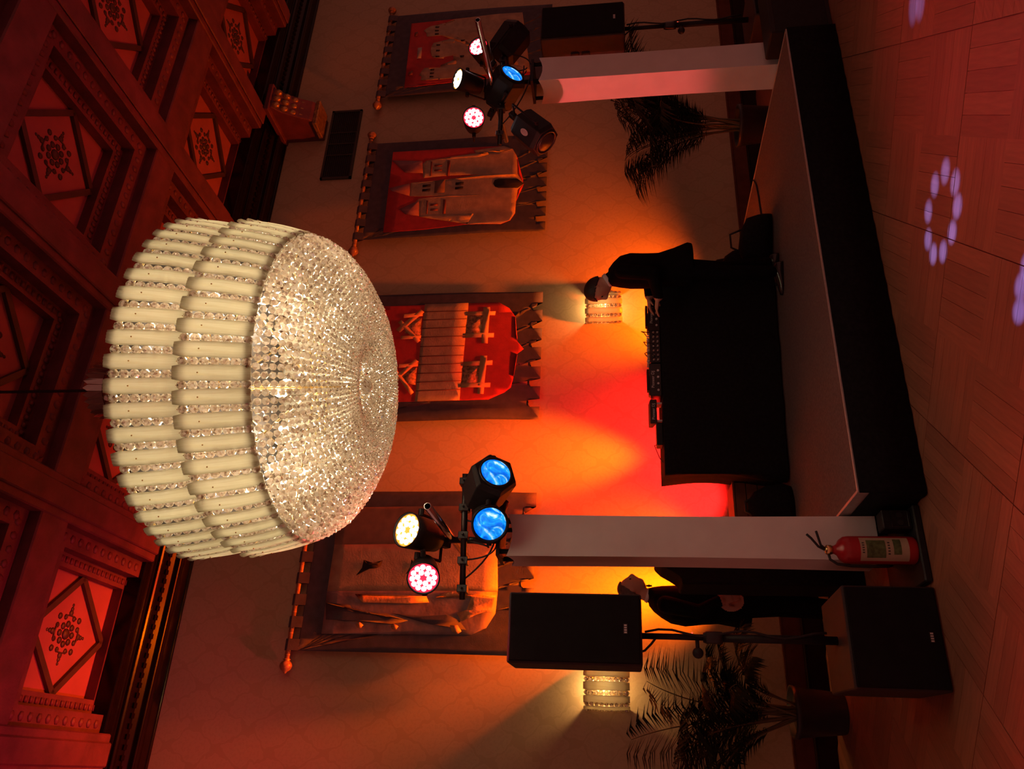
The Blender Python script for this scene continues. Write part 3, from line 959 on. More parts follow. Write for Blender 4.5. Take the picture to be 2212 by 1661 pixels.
ICO1, ICO2 = ico(1, 1.0), ico(2, 1.0)
bead_me = bpy.data.meshes.new('crystal')
bead_me.from_pydata([tuple(v*0.0235) for v in ICO2[0]], [], ICO2[1])
bead_me.materials.append(MAT['crystal'])
screw_me = MB().ball((0, 0, 0), 0.004, 6, 4).mesh('screw', MAT['brass'])
NP = 52
ACAM = math.atan2(-CC[1], -CC[0])
TIERS = ((0.945, 4.125, 0.880, 3.79, 0.0), (0.925, 3.805, 0.845, 3.472, 0.5))
for ti, (r0, z0, r1, z1, ph) in enumerate(TIERS):
    L = math.hypot(r0-r1, z0-z1)
    tilt = math.atan2(r0-r1, z0-z1)
    pm = plate_mesh('glass_panel', 0.074, L)
    for k in range(NP):
        a = ACAM+2*PI*(k+ph)/NP+0.02
        er = Vector((math.cos(a), math.sin(a), 0))
        rm, zm = (r0+r1)/2, (z0+z1)/2-Z0
        p = bpy.data.objects.new('glass_panel', pm)
        COL.objects.link(p)
        p.parent = ch
        # local -y looks outward
        R = Matrix.Rotation(a+PI/2, 4, 'Z') @ Matrix.Rotation(tilt+random.uniform(-0.015, 0.015), 4, 'X') @ Matrix.Rotation(random.uniform(-0.02, 0.02), 4, 'Z')
        p.matrix_basis = Matrix.Translation((er.x*rm, er.y*rm, zm)) @ R
        s = bpy.data.objects.new('screw', screw_me)
        COL.objects.link(s)
        s.parent = p
        s.location = (0, -0.015, L*0.17)
    for k in range(NP):
        a = ACAM+2*PI*(k+0.5+ph)/NP+0.02
        da = (a-ACAM+PI) % (2*PI)-PI
        nb = 7
        pts = []
        for q in range(nb):
            t = (q+0.75)/(nb+0.3)
            r = r0+(r1-r0)*t-0.012
            pts.append(Vector((r*math.cos(a), r*math.sin(a), z0+(z1-z0)*t-Z0)))
        if abs(da) < math.radians(72):
            st = MB().tube([pts[0]+Vector((0, 0, 0.03)), pts[-1]], 0.0022, 5).build('bead_strand', MAT['brass'], ch)
            for p in pts:
                b = bpy.data.objects.new('crystal', bead_me)
                COL.objects.link(b)
                b.parent = st
                b.location = p
                b.rotation_euler = (random.random()*6, random.random()*6, random.random()*6)
        else:
            m = MB()
            for p in pts:
                m.add(ICO2[0], ICO2[1], 0, Matrix.Translation(p) @ Euler((random.random()*6, random.random()*6, 0)).to_matrix().to_4x4() @ Matrix.Scale(0.0235, 4))
            m.build('bead_strand', MAT['crystal'], ch)
    rg = MB()
    for rr, zz in ((r0-0.035, z0-0.03), (r1-0.02, z1+0.03)):
        rg.tube([(rr*math.cos(2*PI*q/48), rr*math.sin(2*PI*q/48), zz-Z0) for q in range(49)], 0.008, 6)
    rg.build('ring', MAT['brass'], ch, smooth=True)

# the bowl: chains of cut beads that gather to the middle underneath
BOWL = [(0.835, 3.50), (0.815, 3.43), (0.772, 3.36), (0.705, 3.295), (0.62, 3.238), (0.53, 3.188), (0.43, 3.152), (0.33, 3.145), (0.22, 3.178), (0.13, 3.225), (0.05, 3.278)]


def along(prof, s):
    for (a, b) in zip(prof[:-1], prof[1:]):
        l = math.hypot(b[0]-a[0], b[1]-a[1])
        if s <= l:
            return a[0]+(b[0]-a[0])*s/l, a[1]+(b[1]-a[1])*s/l
        s -= l
    return None


NC = 128
for k in range(NC):
    a = 2*PI*k/NC
    lim = 0.245 if k % 2 else (0.125 if k % 4 else 0.05)
    m = MB()
    s = 0.004+random.uniform(0, 0.010)
    while True:
        rz = along(BOWL, s)
        if rz is None or rz[0] < lim: break
        pitch = 2*PI*rz[0]/NC
        if rz[0] < 0.245: pitch *= 2
        d = min(0.039, max(0.011, pitch*0.96))
        wob = 0.004*math.sin(k*1.7+s*9)
        p = Vector(((rz[0]+wob)*math.cos(a), (rz[0]+wob)*math.sin(a), rz[1]-Z0))
        m.add(ICO1[0], ICO1[1], 0, Matrix.Translation(p) @ Euler((random.random()*6, random.random()*6, random.random()*6)).to_matrix().to_4x4() @ Matrix.Scale(d*0.53, 4))
        s += d*0.97
    m.build('bead_chain', MAT['crystal'], ch)
MB().ball((0, 0, 3.222-Z0), 0.05, 16, 10).build('glass_ball', MAT['crystal'], ch, smooth=True)
MB().tube([(0, 0, 3.265-Z0), (0, 0, 3.29-Z0), (0, 0, 3.32-Z0)], [0.012, 0.028, 0.02], 12).build('bottom_finial', MAT['brass'], ch, smooth=True)
MB().tube([(0, 0, 3.29-Z0), (0, 0, 4.62-Z0)], 0.022, 10).build('stem', MAT['brass'], ch, smooth=True)
for q in range(8):
    a = q*PI/4
    for zz, rr in ((4.07, 0.90), (3.50, 0.82)):
        MB().tube([(0, 0, zz-Z0), (rr*math.cos(a), rr*math.sin(a), zz-Z0)], 0.007, 6).build('spoke', MAT['brass'], ch)
# crown of prisms at the top
pr_me = MB().prism([(-0.017, -0.003, 0), (0.017, -0.003, 0), (0.017, -0.008, 0.085), (0, -0.010, 0.11), (-0.017, -0.008, 0.085)], (0, 0.012, 0)).mesh('prism', MAT['crystal'])
for q in range(26):
    a = 2*PI*q/26
    p = bpy.data.objects.new('prism', pr_me)
    COL.objects.link(p)
    p.parent = ch
    p.matrix_basis = Matrix.Translation((0.145*math.cos(a), 0.145*math.sin(a), 4.69-Z0)) @ Matrix.Rotation(a+PI/2, 4, 'Z') @ Matrix.Rotation(0.12, 4, 'X')
MB().lathe([(0.13, 4.64-Z0), (0.152, 4.65-Z0), (0.155, 4.69-Z0), (0.13, 4.70-Z0)], 24).build('crown_ring', MAT['brass'], ch, smooth=True)
cb = MB()
for q in range(22):
    a = 2*PI*q/22
    for w, zz in ((0.162, 4.66), (0.158, 4.62), (0.15, 4.58)):
        cb.add(ICO1[0], ICO1[1], 0, Matrix.Translation((w*math.cos(a), w*math.sin(a), zz-Z0)) @ Euler((q, w*90, 0)).to_matrix().to_4x4() @ Matrix.Scale(0.021, 4))
cb.build('crown_beads', MAT['crystal'], ch)
MB().lathe([(0.90, 4.085-Z0), (0.90, 4.092-Z0), (0.03, 4.11-Z0), (0.03, 4.10-Z0)], 48).build('added_light_shield', MAT['shielddark'], ch, smooth=True)  # unseen disc, added to keep lamp light off the ceiling
MB().tube([(0, 0, 4.62-Z0), (0, 0, 6.335-Z0)], 0.009, 8).build('hanging_rod', MAT['blackgloss'], ch)
for q in range(12):
    a = 2*PI*q/12
    for rr, zz in ((0.58, 3.92), (0.50, 3.48)):
        if zz < 3.6 and q % 2: continue
        x, y = rr*math.cos(a), rr*math.sin(a)
        MB().ball((x, y, zz-Z0), 0.022, 8, 6, s=(1, 1, 1.5)).build('bulb', MAT['bulb'], ch, smooth=True)
for q in range(6):
    a = 2*PI*(q+0.5)/6
    for rr, zz, w in ((0.68, 3.97, 8.0), (0.66, 3.62, 7.2), (0.62, 3.42, 4.6)):
        add_light('chandelier_lamp', 'POINT', (CC[0]+rr*math.cos(a), CC[1]+rr*math.sin(a), zz), (1.0, 0.86, 0.64), w, 0.05)
add_light('chandelier_lamp', 'POINT', (CC[0], CC[1], 3.42), (1.0, 0.78, 0.50), 6.5, 0.05)
add_light('chandelier_lamp', 'POINT', (CC[0], CC[1], 4.56), (1.0, 0.80, 0.52), 0.5, 0.04)


# ------------------------------------------------------------------ wall sconces
def sconce(label, xc):
    s = thing('wall_sconce', label, 'sconce', (xc, WALL_Y, 1.76), group='crystal sconces on the back wall')
    L = 0.42
    pm = plate_mesh('glass_panel', 0.078, L, 8)
    n = 5
    for k in range(n):
        a = PI+PI*(k+0.5)/n
        p = bpy.data.objects.new('glass_panel', pm)
        COL.objects.link(p)
        p.parent = s
        p.matrix_basis = Matrix.Translation((0.185*math.cos(a), 0.15*math.sin(a)-0.012, L/2)) @ Matrix.Rotation(a+PI/2, 4, 'Z')
    for k in range(n+1):
        a = PI+PI*k/n
        st = MB().tube([(0.182*math.cos(a), 0.147*math.sin(a)-0.016, 0.0), (0.182*math.cos(a), 0.147*math.sin(a)-0.016, L)], 0.002, 5).build('bead_strand', MAT['brass'], s)
        for q in range(9):
            b = bpy.data.objects.new('crystal', bead_me)
            COL.objects.link(b)
            b.parent = st
            b.location = (0.182*math.cos(a), 0.147*math.sin(a)-0.016, 0.03+q*0.045)
            b.rotation_euler = (random.random()*6, random.random()*6, random.random()*6)
    MB().span((-0.12, -0.012, 0.05), (0.12, 0, 0.37)).build('back_plate', MAT['brass'], s)
    for zz in (0.03, 0.39):
        MB().tube([(0.165*math.cos(PI+PI*q/12), 0.13*math.sin(PI+PI*q/12)-0.012, zz) for q in range(13)], 0.006, 6).build('ring', MAT['brass'], s)
    MB().ball((0, -0.075, 0.2), 0.022, 8, 6, s=(1, 1, 1.6)).build('bulb', MAT['bulb'], s, smooth=True)
    add_light('sconce_lamp', 'POINT', (xc, WALL_Y-0.08, 1.99), (1.0, 0.54, 0.18), 20.0, 0.04)
    return s


sconce('lit crystal wall sconce half hidden behind the DJ', 4.86)
sconce('lit crystal wall sconce beside the left loudspeaker, above the potted palm', 0.76)

# ------------------------------------------------------------------ light towers
def tower(label, x, y, ztop, zhem, plate, pipe, bar):
    t = thing('light_tower', label, 'light tower', (x, y, 0), group='white wrapped light towers')
    (px0, py0), (px1, py1) = plate
    MB().span((px0-x, py0-y, 0), (px1-x, py1-y, 0.045)).build('base_plate', MAT['black'], t, bevel=0.008)
    h = 0.145
    cov = MB()
    rings = []
    for i in range(13):
        f = i/12
        z = zhem+(ztop-zhem)*f
        w = h*(1-0.05*math.sin(PI*f))
        ring = []
        for (ax, ay), (bx, by) in (((-1, -1), (1, -1)), ((1, -1), (1, 1)), ((1, 1), (-1, 1)), ((-1, 1), (-1, -1))):
            for q in range(5):
                g = q/5
                X, Y = ax+(bx-ax)*g, ay+(by-ay)*g
                dip = -0.035*math.sin(PI*g) if i == 12 else 0
                ring.append(Vector((X*w, Y*w, z+dip)))
        rings.append(ring)
    cov.rings(rings, cap=False)
    c = cov.build('fabric_cover', MAT['stretchcloth'], t)
    s = c.modifiers.new('thick', 'SOLIDIFY')
    s.thickness = 0.004
    for ax in (-1, 1):
        for ay in (-1, 1):
            MB().tube([(ax*0.105, ay*0.105, 0.045), (ax*0.105, ay*0.105, ztop+0.06)], 0.018, 8).build('upright_tube', MAT['blackgloss'], t, smooth=True)
    MB().span((-0.14, -0.14, ztop+0.05), (0.14, 0.14, ztop+0.075)).build('top_plate', MAT['black'], t)
    MB().tube([(0, 0, ztop+0.07), (0, 0, pipe[0][2]+0.02)], 0.024, 10).build('mast', MAT['blackgloss'], t, smooth=True)
    pm = MB()
    a, b = Vector(pipe[0])-Vector((x, y, 0)), Vector(pipe[1])-Vector((x, y, 0))
    d = (b-a).normalized()
    sdir = d.cross(Vector((0, 0, 1))).normalized()
    ud = sdir.cross(d)
    ro = []
    for p, r in ((a, 0.019), (a, 0.025), (b, 0.025), (b, 0.019), (a+d*0.002, 0.019)):
        ro.append([p+(sdir*math.cos(2*PI*k/14)+ud*math.sin(2*PI*k/14))*r for k in range(14)])
    pm.rings(ro, cap=False)
    pm.build('cross_pipe', MAT['chrome'], t, smooth=True)
    a, b = Vector(bar[0])-Vector((x, y, 0)), Vector(bar[1])-Vector((x, y, 0))
    MB().tube([a, b], 0.022, 10).build('side_bar', MAT['blackgloss'], t, smooth=True)
    for f in (0.08, 0.3, 0.5, 0.72, 0.93):
        p = a.lerp(b, f)
        m = MB()
        m.box(p, (0.05, 0.07, 0.07))
        m.tube([p+Vector((0, -0.03, 0)), p+Vector((0, -0.07, 0))], 0.008, 8)
        m.build('clamp', MAT['blackgloss'], t, bevel=0.006)
    for q in range(5):
        c0 = a.lerp(b, 0.15+0.16*q)
        c1 = Vector((random.uniform(-0.1, 0.1), -0.12, ztop+random.uniform(0.02, 0.15)))
        mid = (c0+c1)/2+Vector((random.uniform(-0.12, 0.05), -0.05, -0.12))
        pts = [c0*(1-u)**2+mid*2*u*(1-u)+c1*u*u for u in [k/8 for k in range(9)]]
        MB().tube(pts, 0.006, 6).build('cable', MAT['rubber'], t, smooth=True)
    return t


tower('white wrapped light tower behind the red fire extinguisher', 1.465, 5.37, 2.585, 0.185, ((1.13, 4.945), (1.60, 5.60)),
      ((1.465, 4.60, 3.0), (1.49, 5.95, 3.0)), ((1.06, 5.40, 2.90), (1.86, 5.10, 2.88)))
tower('white wrapped light tower past the far end of the stage', 5.865, 5.365, 2.50, 0.10, ((5.66, 5.20), (6.25, 5.80)),
      ((5.62, 4.45, 2.93), (5.90, 6.15, 2.93)), ((5.16, 5.42, 2.86), (6.50, 5.30, 2.86)))


def cam_dir(r, u, t):
    return (rgt*r+upv*u-fwd*t).normalized()


def yoke(t, w, back):
    m = MB()
    pts = [(-w, 0, -0.10), (-w, 0, -back), (w, 0, -back), (w, 0, -0.10)]
    for i in range(3):
        m.tube([pts[i], pts[i+1]], 0.009, 6)
    m.build('yoke', MAT['black'], t)
    for s in (-1, 1):
        MB().tube([(s*(w-0.01), 0, -0.10), (s*(w+0.03), 0, -0.10)], 0.018, 10).build('tilt_knob', MAT['black'], t)
    MB().box((0, 0, -back-0.03), (0.06, 0.05, 0.07)).build('clamp', MAT['black'], t, bevel=0.006)


def led_par(label, pos, d, face, led, col, watts, angle=70, scale=1.0):
    t = thing('led_par_light', label, 'stage light', pos, quat=aim_quat(d), group='round LED par lights')
    t.scale = (scale,)*3
    MB().lathe([(0.045, -0.25), (0.075, -0.24), (0.088, -0.17), (0.098, -0.06), (0.104, 0.012), (0.097, 0.014), (0.094, -0.006)], 28).build('body', MAT['black'], t, smooth=True)
    MB().lathe([(0.0935, -0.004), (0.0935, 0.0), (0.001, 0.0)], 28).build('face_plate', MAT[face], t)
    l = MB()
    for n, r, ph in ((12, 0.069, 0.0), (6, 0.036, 0.3)):
        for q in range(n):
            a = 2*PI*q/n+ph
            l.lathe([(0.0162, 0.0), (0.0162, 0.004), (0.009, 0.009), (0.001, 0.010)], 10, (r*math.cos(a), r*math.sin(a), 0))
    l.build('led_array', MAT[led], t, smooth=True)
    yoke(t, 0.118, 0.30)
    if watts:
        d = Vector(d).normalized()
        p = Vector(pos)+d*0.04
        add_light('par_beam', 'SPOT', p, col, watts, 0.06, aim=p+d, angle=angle, blend=0.6)
    return t


def moonflower(label, pos, d, lit=True, sides=6, spin=0.0):
    t = thing('effect_light', label, 'stage light', pos, quat=aim_quat(d), group='moonflower effect lights')
    b = MB()
    prof = [(0.125, -0.34), (0.155, -0.30), (0.165, -0.04), (0.148, 0.0)]
    rings = [[Vector((r*math.cos(2*PI*k/sides+spin), r*math.sin(2*PI*k/sides+spin), z)) for k in range(sides)] for r, z in prof]
    b.rings(rings)
    b.build('body', MAT['black'], t, bevel=0.004)
    MB().lathe([(0.118, 0.0), (0.118, 0.012), (0.104, 0.014), (0.102, 0.002)], 32).build('lens_rim', MAT['blackgloss'], t, smooth=True)
    MB().lathe([(0.103, 0.004), (0.08, 0.014), (0.045, 0.021), (0.001, 0.024)], 32).build('lens', MAT['bluelens' if lit else 'blackgloss'], t, smooth=True)
    a = 2*PI*0.5/sides+spin
    p = Vector((0.139*math.cos(a), 0.139*math.sin(a), -0.16))
    n = Vector((math.cos(a), math.sin(a), 0))
    e = MB()
    e.lathe([(0.045, 0.0), (0.045, 0.003), (0.030, 0.003), (0.030, 0.0)], 24, mat=Matrix.Translation(p+n*0.003) @ n.to_track_quat('Z', 'Y').to_matrix().to_4x4() @ Matrix.Diagonal((0.6, 1.0, 1, 1)))
    e.build('badge', MAT['silver'], t)
    yoke(t, 0.172, 0.42)
    return t


def blue_par(label, pos, d):
    t = thing('blue_par_light', label, 'stage light', pos, quat=aim_quat(d), group='moonflower effect lights')
    MB().lathe([(0.06, -0.30), (0.10, -0.28), (0.112, -0.12), (0.122, -0.02), (0.126, 0.02), (0.112, 0.022), (0.108, 0.0)], 30).build('body', MAT['black'], t, smooth=True)
    MB().lathe([(0.108, 0.0), (0.08, 0.012), (0.04, 0.02), (0.001, 0.022)], 30).build('lens', MAT['bluelens'], t, smooth=True)
    yoke(t, 0.14, 0.36)
    return t


RED, AMB, WARM = (1.0, 0.02, 0.055), (1.0, 0.30, 0.02), (1.0, 0.55, 0.25)
# near tower
moonflower('black hexagonal effect light with blue lens, highest-reaching to the right of the near tower', (1.80, 4.92, 2.64), cam_dir(0.62, -0.32, 0.72), spin=0.35)
blue_par('round black light with blue lens just above the near white tower', (1.48, 5.02, 2.675), cam_dir(-0.05, -0.12, 0.99))
led_par('round LED light glowing warm white, tilted upward above the near tower', (1.45, 5.08, 3.245), cam_dir(0.36, 0.58, 0.72), 'amberface', 'ledwarm', (1.0, 0.28, 0.18), 220, 80, 1.18)
led_par('round LED light glowing red at the left of the near tower', (1.13, 5.08, 3.105), cam_dir(-0.1, -0.08, 0.99), 'redface', 'ledwhite', RED, 165, 140, 1.05)
led_par('added small LED light behind the two blue lights, reddening the far tower', (1.78, 5.46, 2.70), (1.0, -0.015, -0.22), 'redface', 'ledwhite', (1.0, 0.10, 0.09), 330, 27, 0.8)  # hidden lamp, added to throw red onto the far tower cover
# far tower
led_par('round LED light glowing warm white, tilted upward above the far tower', (5.95, 5.35, 3.29), cam_dir(0.1, 0.82, 0.52), 'amberface', 'ledwarm', RED, 55, 110)
led_par('round LED light glowing red behind the chrome pipe of the far tower', (6.55, 5.50, 3.16), cam_dir(0.2, 0.30, 0.85), 'redface', 'ledwhite', RED, 0)
led_par('round LED light glowing red, lower left on the far tower', (5.44, 5.35, 3.105), cam_dir(0.02, -0.05, 0.99), 'redface', 'ledwhite', RED, 150, 120)
moonflower('black effect light with blue lens directly above the far white tower', (5.80, 5.20, 2.745), cam_dir(0.55, -0.45, 0.70), spin=0.2)
moonflower('dark barrel effect light turned away at the right of the far tower', (6.50, 5.30, 2.72), cam_dir(0.80, -0.55, -0.15), lit=False, spin=0.1)
moonflower('dark effect light pointing down left at the side of the far tower', (5.12, 5.38, 2.43), cam_dir(-0.62, -0.62, 0.35), lit=False, spin=0.3)

# the pattern of pale blue dots thrown on the parquet by the effect light
MF = Vector((1.87, 4.80, 2.60))
dots = [(3.11, 3.67), (2.97, 3.60), (2.84, 3.64), (2.76, 3.76), (2.74, 3.91), (2.81, 4.03), (2.93, 4.05), (3.07, 3.97), (3.14, 3.82),
        (2.09, 3.27), (2.00, 3.34), (2.14, 3.18), (4.23, 3.47), (4.30, 3.56)]
for dx, dy in dots:
    add_light('moonflower_beam', 'SPOT', MF, (0.13, 0.20, 1.0), 1300, 0.004, aim=(dx, dy, 0), angle=2.8, blend=1.0)


# ------------------------------------------------------------------ loudspeakers
def cabinet(name, label, cat, c, size, group, handle_side=None, badge_z=0.12):
    x, y, z = c                     # centre of the front face bottom edge
    w, d, h = size
    t = thing(name, label, cat, (x, y, z), group=group)
    MB().prism([(-w/2, 0.012, 0), (w/2, 0.012, 0), (w/2*0.94, d, 0), (-w/2*0.94, d, 0)], (0, 0, h)).build('body', MAT['sidewood'], t, bevel=0.012, seg=2)
    g = MB()
    g.span((-w/2+0.012, -0.006, 0.012), (w/2-0.012, 0.014, h-0.012))
    g.build('grille', MAT['grille'], t, bevel=0.006)
    MB().span((-0.03, -0.010, badge_z-0.014), (0.03, -0.005, badge_z+0.014)).build('badge', MAT['blackgloss'], t)
    b = MB()
    for k in range(4):
        b.span((-0.026+k*0.014, -0.0115, badge_z-0.008), (-0.017+k*0.014, -0.010, badge_z+0.008))
    b.build('badge_bars', MAT['silver'], t)
    if handle_side:
        for q in (0, 1):
            MB().box((handle_side*(w/2-0.006), d*0.55, h*0.60-q*0.105), (0.03, 0.085, 0.085)).build('handle_recess', MAT['rubber'], t, bevel=0.015, seg=2)
    return t


sub_l = cabinet('subwoofer', 'large black subwoofer on the parquet beside the fire extinguisher', 'subwoofer', (0.81, 4.945, 0), (0.585, 0.56, 0.525), 'subwoofers on the floor', badge_z=0.07)
cabinet('loudspeaker', 'black loudspeaker on a pole above the large subwoofer', 'loudspeaker', (0.828, 5.02, 1.70), (0.428, 0.40, 0.825), 'loudspeakers on poles', badge_z=0.10)
cabinet('subwoofer', 'dark subwoofer at the far side of the stage, under the other loudspeaker', 'subwoofer', (6.62, 5.17, 0), (0.585, 0.56, 0.525), 'subwoofers on the floor', badge_z=0.07)
cabinet('loudspeaker', 'black loudspeaker with two square handle recesses beyond the far tower', 'loudspeaker', (6.58, 5.30, 1.70), (0.44, 0.42, 0.81), 'loudspeakers on poles', handle_side=-1, badge_z=0.10)


def speaker_pole(label, x, y, z0, z1, knob_z):
    t = thing('speaker_pole', label, 'speaker pole', (x, y, z0), group='speaker poles')
    h = z1-z0
    MB().tube([(0, 0, 0), (0, 0, h*0.62)], 0.026, 12).build('lower_tube', MAT['black'], t, smooth=True)
    MB().tube([(0, 0, h*0.6), (0, 0, h)], 0.019, 12).build('upper_tube', MAT['black'], t, smooth=True)
    MB().lathe([(0.036, h*0.58), (0.038, h*0.60), (0.038, h*0.66), (0.03, h*0.68)], 14).build('collar', MAT['blackgloss'], t, smooth=True)
    k = knob_z-z0
    kb = MB().tube([(-0.02, 0, k), (-0.07, -0.01, k)], 0.012, 8)
    kb.ball((-0.095, -0.012, k), 0.034, 12, 8)
    kb.build('knob', MAT['rubber'], t, smooth=True)
    MB().ball((0.022, -0.02, k+0.03), 0.006, 6, 4).build('pilot_light', MAT['pinlight'], t)
    pts = [(0.02+0.02*math.sin(i*1.1), -0.03, h-0.02-i*h/14) for i in range(14)]
    MB().tube(pts, 0.007, 6).build('cable', MAT['rubber'], t, smooth=True)
    lp = [(-0.02, -0.03, h*0.93), (-0.05, -0.03, h*0.95), (-0.09, -0.02, h*0.985), (-0.10, 0.0, h+0.02)]
    MB().tube(lp, 0.007, 6).build('cable', MAT['rubber'], t, smooth=True)
    return t


speaker_pole('black speaker pole with round knob standing on the large subwoofer', 0.818, 5.20, 0.525, 1.70, 1.36)
speaker_pole('black speaker pole under the far loudspeaker', 6.60, 5.46, 0.525, 1.70, 1.16)

rc = thing('road_case', 'black road case on the floor past the far stage corner', 'case', (6.06, 4.99, 0))
MB().span((-0.38, -0.15, 0), (0.38, 0.15, 0.50)).build('body', MAT['black'], rc, bevel=0.012)
for zz in (0.02, 0.48):
    MB().span((-0.385, -0.156, zz-0.015), (0.385, -0.145, zz+0.015)).build('edge_strip', MAT['blackgloss'], rc)

# ------------------------------------------------------------------ fire extinguisher, power box
fe = thing('fire_extinguisher', 'red fire extinguisher with cream and green label, at the foot of the white tower', 'fire extinguisher', (1.335, 5.035, 0.045))
MB().lathe([(0.078, 0.0), (0.084, 0.01), (0.085, 0.03), (0.085, 0.385), (0.080, 0.415), (0.062, 0.440), (0.036, 0.455), (0.026, 0.470), (0.024, 0.485)], 32).build('cylinder', MAT['extred'], fe, smooth=True)


def wrap(parent, name, material, a0, a1, z0, z1, r):
    n = max(3, int(abs(a1-a0)/0.12))
    m = MB()
    vs = [(r*math.cos(a0+(a1-a0)*i/n), r*math.sin(a0+(a1-a0)*i/n), z) for z in (z0, z1) for i in range(n+1)]
    vs += [(x*0.985, y*0.985, z) for x, y, z in vs]
    k = n+1
    fs = [(i, i+1, k+i+1, k+i) for i in range(n)]+[(2*k+i, 3*k+i, 3*k+i+1, 2*k+i+1) for i in range(n)]
    m.add(vs, fs)
    return m.build(name, material, parent, smooth=True)


fa = -PI/2-0.25
lb = wrap(fe, 'label_sheet', MAT['label'], fa-0.85, fa+1.05, 0.055, 0.335, 0.0858)
wrap(lb, 'green_print', MAT['green'], fa-0.55, fa+0.75, 0.19, 0.30, 0.0866)
wrap(lb, 'green_print', MAT['green'], fa-0.3, fa+0.85, 0.10, 0.145, 0.0866)
for q in range(5):
    wrap(lb, 'print_mark', MAT['ink'], fa-0.3+q*0.2, fa-0.2+q*0.2, 0.165, 0.178, 0.0867)
    wrap(lb, 'print_mark', MAT['ink'], fa-0.2+q*0.17, fa-0.12+q*0.17, 0.312, 0.325, 0.0867)
MB().lathe([(0.026, 0.48), (0.030, 0.49), (0.030, 0.515), (0.018, 0.525)], 14).build('valve', MAT['brass'], fe, smooth=True)
hd = MB()
hd.tube([(0.0, 0, 0.515), (0.03, 0.0, 0.545), (0.09, -0.01, 0.560), (0.115, -0.01, 0.565)], 0.008, 6)
hd.build('carry_handle', MAT['rubber'], fe, smooth=True)
MB().tube([(0.0, 0, 0.525), (0.02, 0.0, 0.56), (0.07, -0.01, 0.60), (0.095, -0.01, 0.625)], 0.008, 6).build('squeeze_lever', MAT['rubber'], fe, smooth=True)
MB().tube([(-0.025, 0, 0.505), (-0.06, 0, 0.50), (-0.088, 0, 0.46), (-0.098, 0.0, 0.38), (-0.10, 0.0, 0.25), (-0.098, 0.0, 0.16)], 0.009, 8).build('hose', MAT['rubber'], fe, smooth=True)

pb = thing('power_box', 'small black power box with pale frame beside the fire extinguisher', 'power box', (1.52, 5.03, 0.045))
MB().span((-0.06, -0.04, 0), (0.06, 0.08, 0.17)).build('body', MAT['black'], pb, bevel=0.006)
pf = MB()
pf.tube([(-0.05, -0.044, 0.02), (0.05, -0.044, 0.02), (0.05, -0.044, 0.12), (-0.05, -0.044, 0.12), (-0.05, -0.044, 0.02)], 0.004, 5)
pf.build('frame', MAT['blackgloss'], pb)
for q in (-1, 1):
    MB().lathe([(0.018, 0), (0.018, 0.006), (0.012, 0.006)], 12, mat=Matrix.Translation((q*0.024, -0.042, 0.07)) @ Matrix.Rotation(PI/2, 4, 'X')).build('socket', MAT['rubber'], pb)

# ------------------------------------------------------------------ DJ table and equipment
TA = math.radians(-10.8)
TC = Vector((3.33, 6.69, SZ))
table = thing('dj_table', 'trestle table hidden under the black cloth on the stage', 'table', TC, TA)
TL, TD, TH = 1.82, 0.68, 1.03
MB().span((-TL/2+0.02, -TD/2+0.02, TH-0.03), (TL/2-0.02, TD/2-0.02, TH)).build('tabletop', MAT['crate'], table)
for ax in (-1, 1):
    for ay in (-1, 1):
        MB().tube([(ax*(TL/2-0.12), ay*(TD/2-0.1), 0), (ax*(TL/2-0.12), ay*(TD/2-0.1), TH-0.03)], 0.018, 8).build('leg', MAT['blackgloss'], table)
clo = thing('tablecloth', 'floor length black cloth draped over the DJ table', 'tablecloth', TC, TA)
cm = MB()
per = []
nper = 140
P = 2*(TL+TD)
for i in range(nper):
    s = P*i/nper
    if s < TL: p, n = (-TL/2+s, -TD/2), (0, -1)
    elif s < TL+TD: p, n = (TL/2, -TD/2+s-TL), (1, 0)
    elif s < 2*TL+TD: p, n = (TL/2-(s-TL-TD), TD/2), (0, 1)
    else: p, n = (-TL/2, TD/2-(s-2*TL-TD)), (-1, 0)
    per.append((p, n, s))
rings = []
for j in range(11):
    f = j/10
    ring = []
    for p, n, s in per:
        w = (0.016*math.sin(s*13)+0.010*math.sin(s*23+1))*f
        side = -0.045*math.sin(PI*min(1, f*1.15))+0.03*f if n[0] == -1 else 0.0
        ring.append(Vector((p[0]+n[0]*(0.008+w+side), p[1]+n[1]*(0.008+w*0.7), TH+0.006-(TH-0.015)*f)))
    rings.append(ring)
cm.rings([[Vector((p[0]*0.98, p[1]*0.96, TH+0.008)) for p, n, s in per]]+rings, cap=False)
base = len(cm.v)
cm.add([Vector((p[0]*0.98, p[1]*0.96, TH+0.008)) for p, n, s in per], [tuple(range(nper))])
c = cm.build('drape', MAT['blackcloth'], clo, smooth=True)


def text_mesh(body, size, material, parent, M4, name='lettering', extrude=0.0006):
    cu = bpy.data.curves.new(name, 'FONT')
    cu.body = body
    cu.size = size
    cu.extrude = extrude
    cu.align_x = 'CENTER'
    cu.align_y = 'CENTER'
    o = bpy.data.objects.new(name, cu)
    COL.objects.link(o)
    dg = bpy.context.evaluated_depsgraph_get()
    me = bpy.data.meshes.new_from_object(o.evaluated_get(dg))
    bpy.data.objects.remove(o)
    me.name = name
    me.materials.clear()
    me.materials.append(material)
    q = bpy.data.objects.new(name, me)
    COL.objects.link(q)
    q.parent = parent
    q.matrix_basis = M4
    return q


def on_table(lx, ly, lz=0.010):
    R = Matrix.Rotation(TA, 3, 'Z')
    return TC+R @ Vector((lx, ly, TH+lz))


